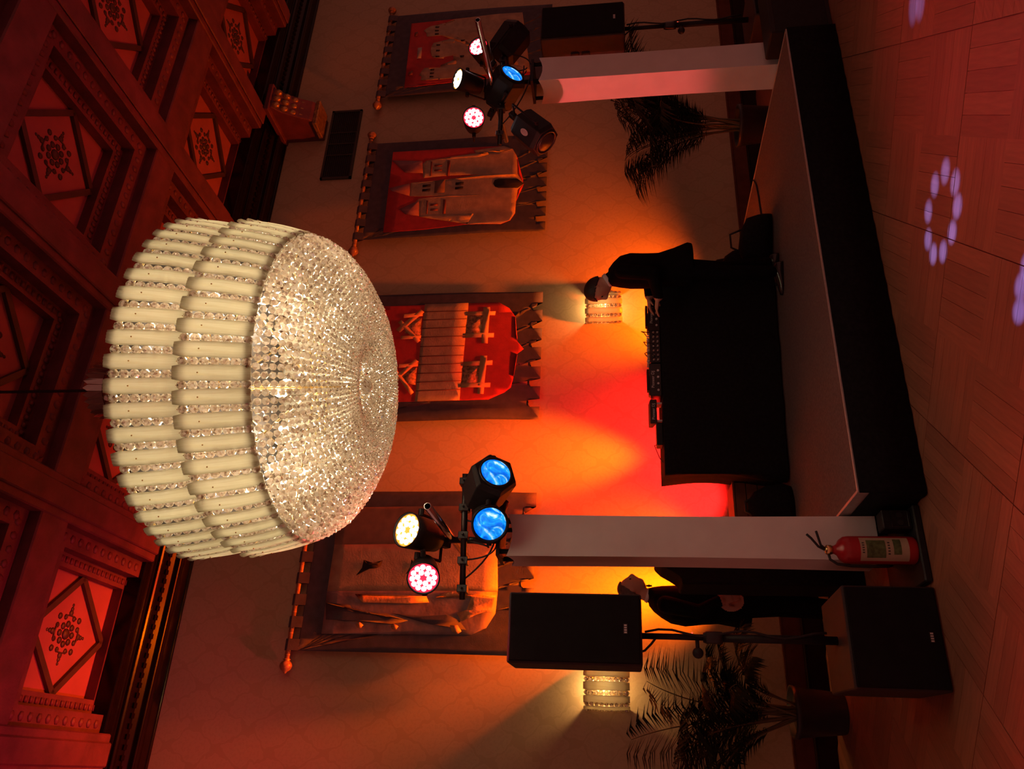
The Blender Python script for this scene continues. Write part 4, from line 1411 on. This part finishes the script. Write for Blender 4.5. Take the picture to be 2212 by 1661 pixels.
RX90 = Matrix.Rotation(PI/2, 4, 'X')
for lx, lab in ((0.56, 'black DJ media player at the right end of the table, under the hands'), (-0.05, 'black DJ media player in the middle of the table, left of the mixer')):
    p = thing('media_player', lab, 'media player', on_table(lx, -0.10), TA, group='DJ media players')
    MB().prism([(-0.15, -0.20, 0), (-0.15, 0.20, 0), (-0.15, 0.20, 0.075), (-0.15, -0.20, 0.108)], (0.30, 0, 0)).build('body', MAT['blackgloss'], p, bevel=0.006)
    MB().lathe([(0.105, 0.0), (0.105, 0.014), (0.095, 0.020), (0.001, 0.020)], 28, (0, 0.04, 0.088)).build('jog_wheel', MAT['blackgloss'], p, smooth=True)
    MB().span((-0.10, -0.19, 0.108), (0.10, -0.11, 0.128)).build('screen', MAT['rubber'], p, bevel=0.004)
    text_mesh('Pioneer DJ', 0.036, MAT['silver'], p, Matrix.Translation((0.0, -0.203, 0.075)) @ RX90)
    for q in range(4):
        MB().tube([(-0.10+q*0.06, -0.20, 0.03), (-0.10+q*0.06, -0.215, 0.03)], 0.010, 8).build('jack', MAT['silver'], p)
mx = thing('dj_mixer', 'DJ mixer crowded with knobs and plugs between the two media players', 'mixer', on_table(0.26, -0.10), TA)
MB().span((-0.15, -0.20, 0), (0.15, 0.20, 0.095)).build('body', MAT['blackgloss'], mx, bevel=0.006)
kn = MB().lathe([(0.009, 0), (0.009, 0.018), (0.007, 0.022), (0.001, 0.022)], 10).mesh('knob', MAT['silver'], True)
for i in range(6):
    for j in range(4):
        k = bpy.data.objects.new('knob', kn)
        COL.objects.link(k)
        k.parent = mx
        k.location = (-0.125+i*0.05, -0.17+j*0.06, 0.095)
jk = MB().tube([(0, 0, 0), (0, -0.03, -0.004)], 0.009, 8).mesh('plug', MAT['alu'], True)
for i in range(7):
    for j in range(2):
        k = bpy.data.objects.new('plug', jk)
        COL.objects.link(k)
        k.parent = mx
        k.location = (-0.13+i*0.043, -0.20, 0.028+j*0.036)
for q in range(3):
    x = -0.1+q*0.1
    pts = [(x, -0.22, 0.05), (x+0.01, -0.26, 0.08), (x+0.03, -0.24, 0.13+0.02*q), (x+0.06, -0.12, 0.14), (x+0.08, 0.05, 0.11)]
    MB().tube(pts, 0.004, 5).build('cable', MAT['rubber'], mx, smooth=True)
es = thing('effects_unit', 'small reddish black effects unit on a stand, left of the media players', 'effects unit', on_table(-0.33, -0.16), TA)
MB().prism([(-0.11, -0.08, 0.045), (-0.11, 0.10, 0.075), (-0.11, 0.10, 0.115), (-0.11, -0.08, 0.105)], (0.22, 0, 0)).build('body', MAT['sidewood'], es, bevel=0.005)
for s in (-1, 1):
    MB().span((s*0.08-0.008, -0.06, 0), (s*0.08+0.008, 0.08, 0.055)).build('foot', MAT['silver'], es)
text_mesh('Pioneer DJ', 0.034, MAT['silver'], es, Matrix.Translation((0.0, -0.083, 0.076)) @ RX90)
bxu = thing('adapter_box', 'low black adapter box with a loose cable near the left table end', 'adapter', on_table(-0.54, -0.18), TA)
MB().span((-0.10, -0.09, 0), (0.10, 0.09, 0.055)).build('body', MAT['black'], bxu, bevel=0.006)
MB().tube([(-0.09, -0.05, 0.05), (-0.10, -0.06, 0.075), (-0.15, -0.08, 0.06), (-0.22, -0.10, 0.035), (-0.26, -0.11, 0.008)], 0.004, 5).build('cable', MAT['rubber'], bxu, smooth=True)
hp = thing('headphones', 'black headphones lying at the right table corner', 'headphones', on_table(0.80, -0.22), TA)
MB().tube([(0.07*math.cos(PI*q/10), 0.0, 0.05+0.07*math.sin(PI*q/10)) for q in range(11)], 0.008, 6).build('headband', MAT['rubber'], hp, smooth=True)
for s in (-1, 1):
    MB().tube([(s*0.062, 0, 0.045), (s*0.030, 0, 0.045)], [0.045, 0.038], 14).build('ear_cup', MAT['blackgloss'], hp, smooth=True)


# ------------------------------------------------------------------ people
def eval_mesh(o):
    dg = bpy.context.evaluated_depsgraph_get()
    return bpy.data.meshes.new_from_object(o.evaluated_get(dg))


def head_shape(c, fd, ud, grow=0.0, keep=None):
    """a head as a deformed ball; fd face direction, ud crown direction"""
    fd = Vector(fd).normalized()
    sd = fd.cross(Vector(ud)).normalized()
    ud = sd.cross(fd).normalized()
    vs0, fs = ico(5, 1.0)
    out, msk = [], []

    def g(d, t, w): return math.exp(-((d-Vector(t).normalized()).length/w)**2)
    for d in vs0:
        f, s, u = d.x, d.y, d.z                      # x front, y side, z up
        low = max(0, -u)
        r = Vector((f*(0.098-0.012*low), s*(0.077-0.018*low), u*0.122))
        if u < -0.2 and f > 0: r.x += 0.012*low
        k = 0.030*g(d, (1, 0, -0.12), 0.19)+0.012*g(d, (1, 0, 0.06), 0.15)+0.014*g(d, (0.8, 0, -0.75), 0.24)+0.008*g(d, (1, 0, 0.25), 0.35)
        k += 0.010*g(d, (1, 0, -0.38), 0.12)
        k -= 0.012*(g(d, (1, 0.36, 0.10), 0.16)+g(d, (1, -0.36, 0.10), 0.16))+0.006*g(d, (1, 0, -0.27), 0.10)
        r += d*(k+grow)
        out.append(Vector(c)+fd*r.x+sd*r.y+ud*r.z)
        msk.append(keep(f, s, u) if keep else True)
    if keep:
        fs = [q for q in fs if all(msk[i] for i in q)]
    return out, fs


def capsule(m, a, b, r0, r1, n=12):
    a, b = Vector(a), Vector(b)
    d = (b-a).normalized()
    pts, rs = [], []
    for t in (-0.98, -0.8, -0.45, 0): 
        pts.append(a+d*r0*t); rs.append(r0*math.sqrt(max(0.02, 1-t*t)))
    for t in (0, 0.45, 0.8, 0.98):
        pts.append(b+d*r1*t); rs.append(r1*math.sqrt(max(0.02, 1-t*t)))
    m.tube(pts, rs, n)


def hand(m, wrist, d, up, side, curl=0.6):
    """palm and five bent fingers; side = +1 puts the thumb along +(d x up)"""
    d, up = Vector(d).normalized(), Vector(up).normalized()
    lat = d.cross(up).normalized()
    w = Vector(wrist)
    for k in (-0.028, -0.010, 0.010, 0.028):
        capsule(m, w+d*0.01+lat*k*0.8, w+d*0.085+lat*k, 0.019, 0.017, 8)
    for q, (k, L) in enumerate(((-0.030, 0.062), (-0.010, 0.080), (0.010, 0.085), (0.030, 0.075))):
        b = w+d*0.088+lat*k*side
        a1 = b+(d*math.cos(curl*0.5)-up*math.sin(curl*0.5))*L*0.45+lat*k*side*0.15
        a2 = a1+(d*math.cos(curl*1.2)-up*math.sin(curl*1.2))*L*0.32
        a3 = a2+(d*math.cos(curl*1.8)-up*math.sin(curl*1.8))*L*0.25
        capsule(m, b, a1, 0.0115, 0.0105, 8); capsule(m, a1, a2, 0.0105, 0.0098, 8); capsule(m, a2, a3, 0.0098, 0.0088, 8)
    t0 = w+d*0.025+lat*side*0.030
    t1 = t0+(d*0.6+lat*side*0.7-up*0.3).normalized()*0.045
    t2 = t1+(d*0.85+lat*side*0.25-up*0.45).normalized()*0.035
    capsule(m, t0, t1, 0.013, 0.011, 8); capsule(m, t1, t2, 0.011, 0.009, 8)


def person(label, O, f, rings, legs, arms, head_c, head_f, head_u, neck, hairkeep, hairmat, collar, toes, bow=False):
    O = Vector(O)
    f = Vector(f).normalized()
    s = Vector((f.y, -f.x, 0))          # the person's right
    Z = Vector((0, 0, 1))

    def W(p): return f*p[0]+s*p[1]+Z*p[2]
    t = thing('person', label, 'person', O)
    m = MB()
    rr = []
    for (cf, z, df, ws) in rings:
        rr.append([W((cf, 0, z))+f*df*math.cos(2*PI*k/24)*(1-0.10*abs(math.sin(2*PI*k/24))**4)+s*ws*math.sin(2*PI*k/24) for k in range(24)])
    m.rings(rr)
    for leg in legs:
        for (a, ra), (b, rb) in zip(leg[:-1], leg[1:]): capsule(m, W(a), W(b), ra, rb)
    skin_pts = []
    for arm in arms:
        pts = arm['pts']
        for (a, ra), (b, rb) in zip(pts[:-1], pts[1:]): capsule(m, W(a), W(b), ra, rb)
        wr = W(arm['hand'])
        hand(m, wr, W(arm['dir']), W(arm['up']), arm['side'], arm.get('curl', 0.6))
        skin_pts.append((wr+W(arm['dir']).normalized()*0.09, 0.125, wr, W(arm['dir']).normalized()))
    hv, hf = head_shape(W(head_c), W(head_f), W(head_u))
    m.add(hv, hf)
    sd = W(head_f).cross(W(head_u)).normalized()
    for q in (-1, 1):
        m.ball(W(head_c)+sd*q*0.074-W(head_f).normalized()*0.012, 0.020, 8, 6, s=(0.8, 0.8, 1.5))
    capsule(m, W(neck[0]), W(neck[1]), 0.058, 0.054)
    tmp = m.build('tmp', MAT['suit'])
    r = tmp.modifiers.new('r', 'REMESH')
    r.mode = 'VOXEL'
    r.voxel_size = 0.0075
    sm = tmp.modifiers.new('s', 'SMOOTH')
    sm.iterations = 3
    sm.factor = 0.5
    me = eval_mesh(tmp)
    bpy.data.objects.remove(tmp)
    me.name = 'body'
    me.materials.clear()
    me.materials.append(MAT['suit'])
    me.materials.append(MAT['skin'])
    hc, nb, nt = W(head_c), W(neck[0]), W(neck[1])
    nd = (nt-nb).normalized()
    mi = []
    for p in me.polygons:
        c = p.center
        k = 0
        if (c-hc).length < 0.175 and (c-nb).dot(nd) > 0.035: k = 1
        for sp_, rad, wr, dd in skin_pts:
            if (c-sp_).length < rad and (c-wr).dot(dd) > -0.005: k = 1
        mi.append(k)
    me.polygons.foreach_set('material_index', mi)
    me.polygons.foreach_set('use_smooth', [True]*len(me.polygons))
    body = bpy.data.objects.new('body', me)
    COL.objects.link(body)
    body.parent = t
    hv, hf = head_shape(hc, W(head_f), W(head_u), 0.011, hairkeep)
    h = MB().add(hv, hf).build('hair', hairmat, t, smooth=True)
    so = h.modifiers.new('thick', 'SOLIDIFY')
    so.thickness = 0.012
    for q in (-1, 1):
        fd, ud = W(head_f).normalized(), sd.cross(W(head_f)).normalized()
        MB().ball(hc+fd*0.082+sd*q*0.030+ud*0.012, 0.010, 8, 6).build('eye', MAT['dark'], t, smooth=True)
    cm = MB()
    n = 20
    e1 = nd.cross(s).normalized()
    ra, rb = [], []
    for k in range(n):
        dv = e1*math.cos(2*PI*k/n)+nd.cross(e1)*math.sin(2*PI*k/n)
        ra.append(nb+nd*collar[0]+dv*collar[2])
        rb.append(nb+nd*collar[1]+dv*(collar[2]-0.004))
    cm.rings([ra, rb], cap=False)
    co = cm.build('shirt_collar', MAT['shirt'], t, smooth=True)
    co.modifiers.new('thick', 'SOLIDIFY').thickness = 0.006
    for leg, toe in zip(legs, toes):
        a = W(leg[-1][0])
        td = W(toe).normalized()
        sdv = td.cross(Z)
        sh = MB()
        prof = [(-0.085, 0.030, 0.035), (-0.07, 0.042, 0.075), (-0.02, 0.042, 0.085), (0.04, 0.044, 0.065), (0.10, 0.050, 0.048), (0.16, 0.044, 0.036), (0.195, 0.026, 0.026), (0.205, 0.008, 0.014)]
        rg = []
        for x, hw, hh in prof:
            cpt = Vector((a.x, a.y, 0))+td*x
            rg.append([cpt+sdv*hw*math.cos(PI*q/8)+Z*(0.004+hh*math.sin(PI*q/8)) for q in range(9)]+[cpt-sdv*hw*0.8+Z*0.002, cpt+sdv*hw*0.8+Z*0.002])
        sh.rings(rg)
        sh.build('shoe', MAT['shoe'], t, smooth=True)
    if bow:
        bm_ = MB()
        c = nb+nd*collar[0]+f*(collar[2]+0.012)
        for q in (-1, 1):
            bm_.prism([c+s*q*0.004+Z*0.007, c+s*q*0.05+Z*0.024, c+s*q*0.05-Z*0.024, c+s*q*0.004-Z*0.007], f*0.014)
        bm_.ball(c+f*0.007, 0.012, 8, 6)
        bm_.build('bow_tie', MAT['blackcloth'], t)
    return t


# the DJ, bent over the decks, seen from the side
person('man in black suit and white collar bending over the decks', (4.10, 5.955, SZ), (-0.83, 0.557, 0),
       [(-0.03, 0.76, 0.185, 0.195), (-0.035, 0.80, 0.190, 0.200), (-0.01, 0.92, 0.170, 0.188), (0.01, 1.05, 0.152, 0.180), (0.015, 1.18, 0.158, 0.190),
        (0.010, 1.30, 0.160, 0.205), (0.015, 1.39, 0.142, 0.210), (0.035, 1.45, 0.108, 0.165), (0.06, 1.495, 0.075, 0.085)],
       [[((0.0, 0.095, 0.86), 0.092), ((0.02, 0.10, 0.48), 0.070), ((-0.02, 0.10, 0.10), 0.056)],
        [((0.0, -0.095, 0.86), 0.092), ((0.06, -0.10, 0.48), 0.070), ((0.06, -0.10, 0.10), 0.056)]],
       [dict(pts=[((0.01, -0.195, 1.375), 0.066), ((0.04, -0.245, 1.11), 0.062), ((0.24, -0.17, 1.065), 0.044)], hand=(0.255, -0.165, 1.070), dir=(0.95, 0.20, 0.10), up=(-0.1, 0, 1), side=1, curl=0.40),
        dict(pts=[((0.01, 0.195, 1.375), 0.066), ((0.02, 0.250, 1.14), 0.054), ((0.24, 0.14, 1.13), 0.042)], hand=(0.25, 0.135, 1.135), dir=(0.95, -0.15, -0.05), up=(0, 0, 1), side=-1, curl=0.40)],
       (0.155, 0, 1.595), (0.80, -0.05, -0.60), (0.60, 0, 0.80), ((0.065, 0, 1.475), (0.125, 0, 1.56)),
       lambda fx, sy, uz: uz > max(-0.55, min(0.52, -0.5+(fx+0.55)*1.0)),
       MAT['hair'], (0.018, 0.055, 0.068), [(1, 0.1, 0), (1, -0.1, 0)])

# the man in evening dress behind the near tower
person('man in evening dress standing against the glowing wall behind the near tower', (1.40, 7.12, 0.0), (0.978, -0.207, 0),
       [(-0.03, 0.74, 0.160, 0.205), (-0.03, 0.82, 0.165, 0.210), (0.0, 1.00, 0.165, 0.205), (-0.01, 1.14, 0.165, 0.195), (-0.02, 1.28, 0.172, 0.205),
        (-0.01, 1.40, 0.160, 0.215), (0.01, 1.48, 0.135, 0.205), (0.03, 1.545, 0.105, 0.15), (0.05, 1.585, 0.075, 0.085)],
       [[((0.0, 0.10, 0.86), 0.105), ((0.03, 0.11, 0.48), 0.078), ((0.0, 0.11, 0.10), 0.060)],
        [((-0.02, -0.10, 0.86), 0.105), ((-0.02, -0.11, 0.48), 0.078), ((-0.05, -0.11, 0.10), 0.060)]],
       [dict(pts=[((-0.01, 0.20, 1.45), 0.075), ((-0.06, 0.27, 1.18), 0.060), ((0.03, 0.25, 1.01), 0.048)], hand=(0.035, 0.25, 1.0), dir=(0.30, -0.05, -0.95), up=(0.1, 1, 0), side=1, curl=0.35),
        dict(pts=[((-0.01, -0.20, 1.45), 0.075), ((-0.05, -0.27, 1.17), 0.060), ((0.06, -0.25, 0.98), 0.048)], hand=(0.065, -0.25, 0.97), dir=(0.25, 0.05, -0.95), up=(0.1, -1, 0), side=-1, curl=0.35)],
       (0.115, 0, 1.725), (0.99, 0, 0.06), (-0.06, 0, 0.99), ((0.055, 0, 1.565), (0.085, 0, 1.66)),
       lambda fx, sy, uz: uz > max(-0.45, min(0.75, -0.4+(fx+0.5)*1.25)),
       MAT['greyhair'], (0.016, 0.044, 0.066), [(1, 0.15, 0), (1, -0.15, 0)], bow=True)

# ------------------------------------------------------------------ other things on and around the stage
bp_ = thing('backpack', 'black backpack slumped on the stage behind the DJ', 'backpack', (4.47, 6.50, SZ), 0.3)
m = MB()
rg = []
for z, a, b, ox in ((0.0, 0.17, 0.13, 0), (0.05, 0.20, 0.15, 0), (0.18, 0.21, 0.15, 0.01), (0.30, 0.19, 0.13, 0.0), (0.38, 0.14, 0.10, -0.02), (0.42, 0.06, 0.04, -0.03)):
    rg.append([Vector((ox+a*math.cos(2*PI*k/16)*(1+0.06*math.sin(3*k)), b*math.sin(2*PI*k/16), z)) for k in range(16)])
m.rings(rg)
m.build('bag_body', MAT['blackcloth'], bp_, smooth=True)
MB().tube([(-0.05, 0, 0.40), (-0.02, 0, 0.48), (0.05, 0, 0.50), (0.10, 0, 0.45), (0.12, 0, 0.36)], 0.014, 6).build('strap', MAT['rubber'], bp_, smooth=True)
MB().ball((0.02, -0.13, 0.16), 0.10, 10, 7, s=(1.2, 0.5, 1.1)).build('front_pocket', MAT['blackcloth'], bp_, smooth=True)
jb = thing('holdall_bag', 'black holdall with raised handle on the stage beside the backpack', 'bag', (4.50, 6.13, SZ), -0.5)
m = MB()
rg = []
for x, a, b in ((-0.24, 0.06, 0.08), (-0.22, 0.11, 0.13), (-0.08, 0.13, 0.16), (0.08, 0.13, 0.15), (0.20, 0.11, 0.12), (0.23, 0.05, 0.07)):
    rg.append([Vector((x, a*math.cos(2*PI*k/14), b*0.95+0.005+b*0.95*math.sin(2*PI*k/14))) for k in range(14)])
m.rings(rg)
m.build('bag_body', MAT['blackcloth'], jb, smooth=True)
MB().tube([(-0.10, 0, 0.29), (-0.06, 0, 0.37), (0.06, 0, 0.38), (0.10, 0, 0.28)], 0.010, 6).build('handle', MAT['rubber'], jb, smooth=True)

cr_ = thing('wooden_crate', 'reddish brown wooden crate at the back left of the stage', 'crate', (2.22, 7.16, SZ), 0.0)
for z in range(4):
    MB().span((-0.24, -0.17, z*0.10+0.004), (0.24, -0.15, z*0.10+0.098)).build('plank', MAT['crate'], cr_, bevel=0.003)
    MB().span((-0.24, 0.15, z*0.10+0.004), (0.24, 0.17, z*0.10+0.098)).build('plank', MAT['crate'], cr_, bevel=0.003)
for s in (-1, 1):
    MB().span((s*0.24-0.01, -0.15, 0), (s*0.24+0.01, 0.15, 0.40)).build('end_panel', MAT['crate'], cr_)
MB().span((-0.25, -0.18, 0.40), (0.25, 0.18, 0.42)).build('lid', MAT['crate'], cr_, bevel=0.004)
cb_ = thing('gear_bag', 'soft black gear bag between the wooden crate and the table', 'bag', (2.11, 6.60, SZ))
m = MB()
rg = []
for z, a, b in ((0.0, 0.17, 0.12), (0.06, 0.19, 0.14), (0.2, 0.17, 0.13), (0.30, 0.12, 0.10), (0.36, 0.04, 0.04)):
    rg.append([Vector((a*math.cos(2*PI*k/14)*(1+0.07*math.cos(2*k)), b*math.sin(2*PI*k/14), z)) for k in range(14)])
m.rings(rg)
m.build('bag_body', MAT['blackcloth'], cb_, smooth=True)
MB().tube([(-0.08, 0, 0.30), (-0.04, 0, 0.38), (0.04, 0, 0.38), (0.08, 0, 0.30)], 0.012, 6).build('handle', MAT['rubber'], cb_, smooth=True)

dr = thing('covered_rack', 'tall equipment rack under a black cloth between the man and the near tower', 'equipment rack', (1.43, 6.45, 0))
prof = [(-0.05, 0), (0.17, 0), (0.17, 1.55), (0.14, 1.55), (0.09, 1.50), (0.05, 1.43), (0.02, 1.385), (0.0, 1.36), (-0.05, 1.355)]
m = MB().prism([(x, -0.2, z) for x, z in prof], (0, 0.4, 0))
m.build('cloth_cover', MAT['blackcloth'], dr, bevel=0.02, seg=2)
for ax in (-0.02, 0.13):
    for ay in (-0.16, 0.16):
        MB().span((ax-0.015, ay-0.015, 0), (ax+0.015, ay+0.015, 1.30)).build('post', MAT['blackgloss'], dr)

cab = MB().tube([(5.60, 6.60, SZ+0.008), (5.45, 6.50, SZ+0.008), (5.25, 6.46, SZ+0.008), (5.0, 6.44, SZ+0.008), (4.75, 6.35, SZ+0.008)], 0.008, 6).build('stage_cable', MAT['rubber'], smooth=True)
tag(cab, 'black cable lying across the stage deck towards the bags', 'cable')


# ------------------------------------------------------------------ potted palms
def palm(label, x, y, pr, ph, fronds, hmax, seed):
    rnd = random.Random(seed)
    t = thing('potted_palm', label, 'potted palm', (x, y, 0), group='potted palms')
    MB().lathe([(pr*0.78, 0), (pr*0.80, 0.01), (pr*0.98, ph-0.05), (pr*1.04, ph-0.045), (pr*1.04, ph), (pr*0.94, ph), (pr*0.92, ph-0.05)], 28).build('pot', MAT['pot'], t, smooth=True)
    MB().lathe([(pr*0.93, ph-0.06), (pr*0.93, ph-0.045), (0.001, ph-0.04)], 24).build('soil', MAT['soil'], t)
    for k, (az, lean, L, droop) in enumerate(fronds):
        m = MB()
        az_ = math.radians(az)
        d = Vector((math.cos(az_), math.sin(az_), 0))
        b = Vector((rnd.uniform(-0.06, 0.06), rnd.uniform(-0.06, 0.06), ph-0.05))
        n = 26
        pts = []
        p = b.copy()
        for i in range(n+1):
            f = i/n
            el = math.radians(88-lean*0.45-(lean+droop)*max(0, f-0.25)**1.2*1.1)
            pts.append(p.copy())
            p = p+(d*math.cos(el)+Vector((0, 0, 1))*math.sin(el))*L/n
        m.tube(pts, [0.010*(1-0.75*i/n) for i in range(n+1)], 6, 1)
        sdv = Vector((-d.y, d.x, 0))
        for i in range(int(n*0.30), n+1):
            for sub in (0, 0.5):
                if i == n and sub: continue
                q = pts[i].lerp(pts[min(i+1, n)], sub)
                tdir = (pts[min(i+1, n)]-pts[max(i-1, 0)]).normalized()
                f = (i+sub)/n
                ll = 0.34*L/1.5*(0.55+0.9*math.sin(PI*min(1, (f-0.25)/0.78)))*rnd.uniform(0.85, 1.1)
                for sgn in (-1, 1):
                    ld = (sdv*sgn*0.75+tdir*0.75+Vector((0, 0, -0.10+rnd.uniform(-0.15, 0.1)))).normalized()
                    mid = q+ld*ll*0.5+Vector((0, 0, -0.02*ll))
                    tip = q+ld*ll+Vector((0, 0, -0.30*ll))
                    wv = ld.cross(Vector((0, 0, 1))).normalized()*0.011+Vector((0, 0, 0.004))
                    up = Vector((0, 0, -0.005))
                    m.add([q, mid+wv, tip, mid-wv, mid+up], [(0, 1, 4), (1, 2, 4), (2, 3, 4), (3, 0, 4)], 0)
        m.build('frond', [MAT['leaf'], MAT['stem']], t)
    return t


rp = random.Random(5)
palm('potted palm with arching fronds in front of the glowing wall sconce', 0.58, 7.40, 0.205, 0.42,
     [(a+rp.uniform(-12, 12), rp.uniform(18, 58), (rp.uniform(1.1, 1.55) if a < -65 else rp.uniform(0.85, 1.05)), rp.uniform(25, 75)) for a in (-168, -150, -130, -112, -95, -80, -62, -45, -30, -162, -140, -105, -72, -38, -120, -88, -152, -55)], 1.9, 3)
palm('dark bushy potted palm on the floor behind the far end of the stage', 6.50, 6.75, 0.22, 0.48,
     [(a+rp.uniform(-12, 12), rp.uniform(5, 34), rp.uniform(1.35, 1.85), rp.uniform(25, 80)) for a in (-160, -140, -120, -95, -70, -40, -15, 0, -150, -135, -105, -55, -165, -80, -20, -88, -125, -60, -145, -100, -30, -50, -75, -110)], 2.0, 9)


# ------------------------------------------------------------------ uplights on the floor by the wall
def uplight(label, x, y, z, aim, col, watts, angle, blend=0.5, radius=0.06):
    t = thing('uplight', label, 'uplight', (x, y, z), group='floor uplights by the back wall')
    d = (Vector(aim)-Vector((x, y, z+0.14))).normalized()
    q = aim_quat(d).to_matrix().to_4x4()
    c = Matrix.Translation((0, 0, 0.14)) @ q
    MB().lathe([(0.05, -0.10), (0.075, -0.09), (0.085, 0.06), (0.078, 0.062), (0.074, 0.03)], 20, mat=c).build('can', MAT['black'], t, smooth=True)
    MB().lathe([(0.074, 0.03), (0.001, 0.032)], 20, mat=c, cap=False).build('lens', MAT['amberface' if col[1] > 0.1 else 'redface'], t)
    m = MB()
    m.tube([(-0.10, 0, 0.14), (-0.10, 0, 0.008), (0.10, 0, 0.008), (0.10, 0, 0.14)], 0.008, 6)
    m.build('stand', MAT['black'], t)
    add_light('uplight_beam', 'SPOT', Vector((x, y, z+0.14))+d*0.08, col, watts, radius, aim=aim, angle=angle, blend=blend)
    return t


AMBER, ORANGE, REDO = (1.0, 0.16, 0.0), (1.0, 0.11, 0.0), (1.0, 0.008, 0.010)
uplight('amber uplight on the stage behind the table, aimed between two banners', 3.02, 7.33, SZ, (3.06, 7.80, 3.6), (1.0, 0.135, 0.0), 1500, 36, 1.0)
uplight('red uplight on the stage behind the left half of the table', 2.60, 7.34, SZ, (2.62, 7.80, 1.45), REDO, 520, 90, 1.0)
uplight('red uplight on the stage behind the middle of the table', 3.50, 7.30, SZ, (3.42, 7.80, 1.55), REDO, 430, 84, 1.0)
uplight('orange uplight on the stage, lighting the wall behind the DJ', 4.38, 7.36, SZ, (5.25, 7.80, 2.15), ORANGE, 850, 100, 1.0)
uplight('amber uplight on the stage behind the black covered rack', 1.82, 7.24, SZ, (1.82, 7.80, 1.5), (1.0, 0.14, 0.0), 380, 88, 1.0)
uplight('added orange uplight close to the wall, lighting its upper left past the man', 1.94, 7.50, SZ, (0.95, 7.81, 4.2), (1.0, 0.11, 0.0), 2000, 42, 1.0)  # extra lamp, added to light the upper wall without hitting the man's face
uplight('red uplight on the floor left of the potted palm', -1.5, 6.2, 0.0, (0.2, 6.7, 6.7), (1.0, 0.035, 0.10), 900, 40, 1.0)
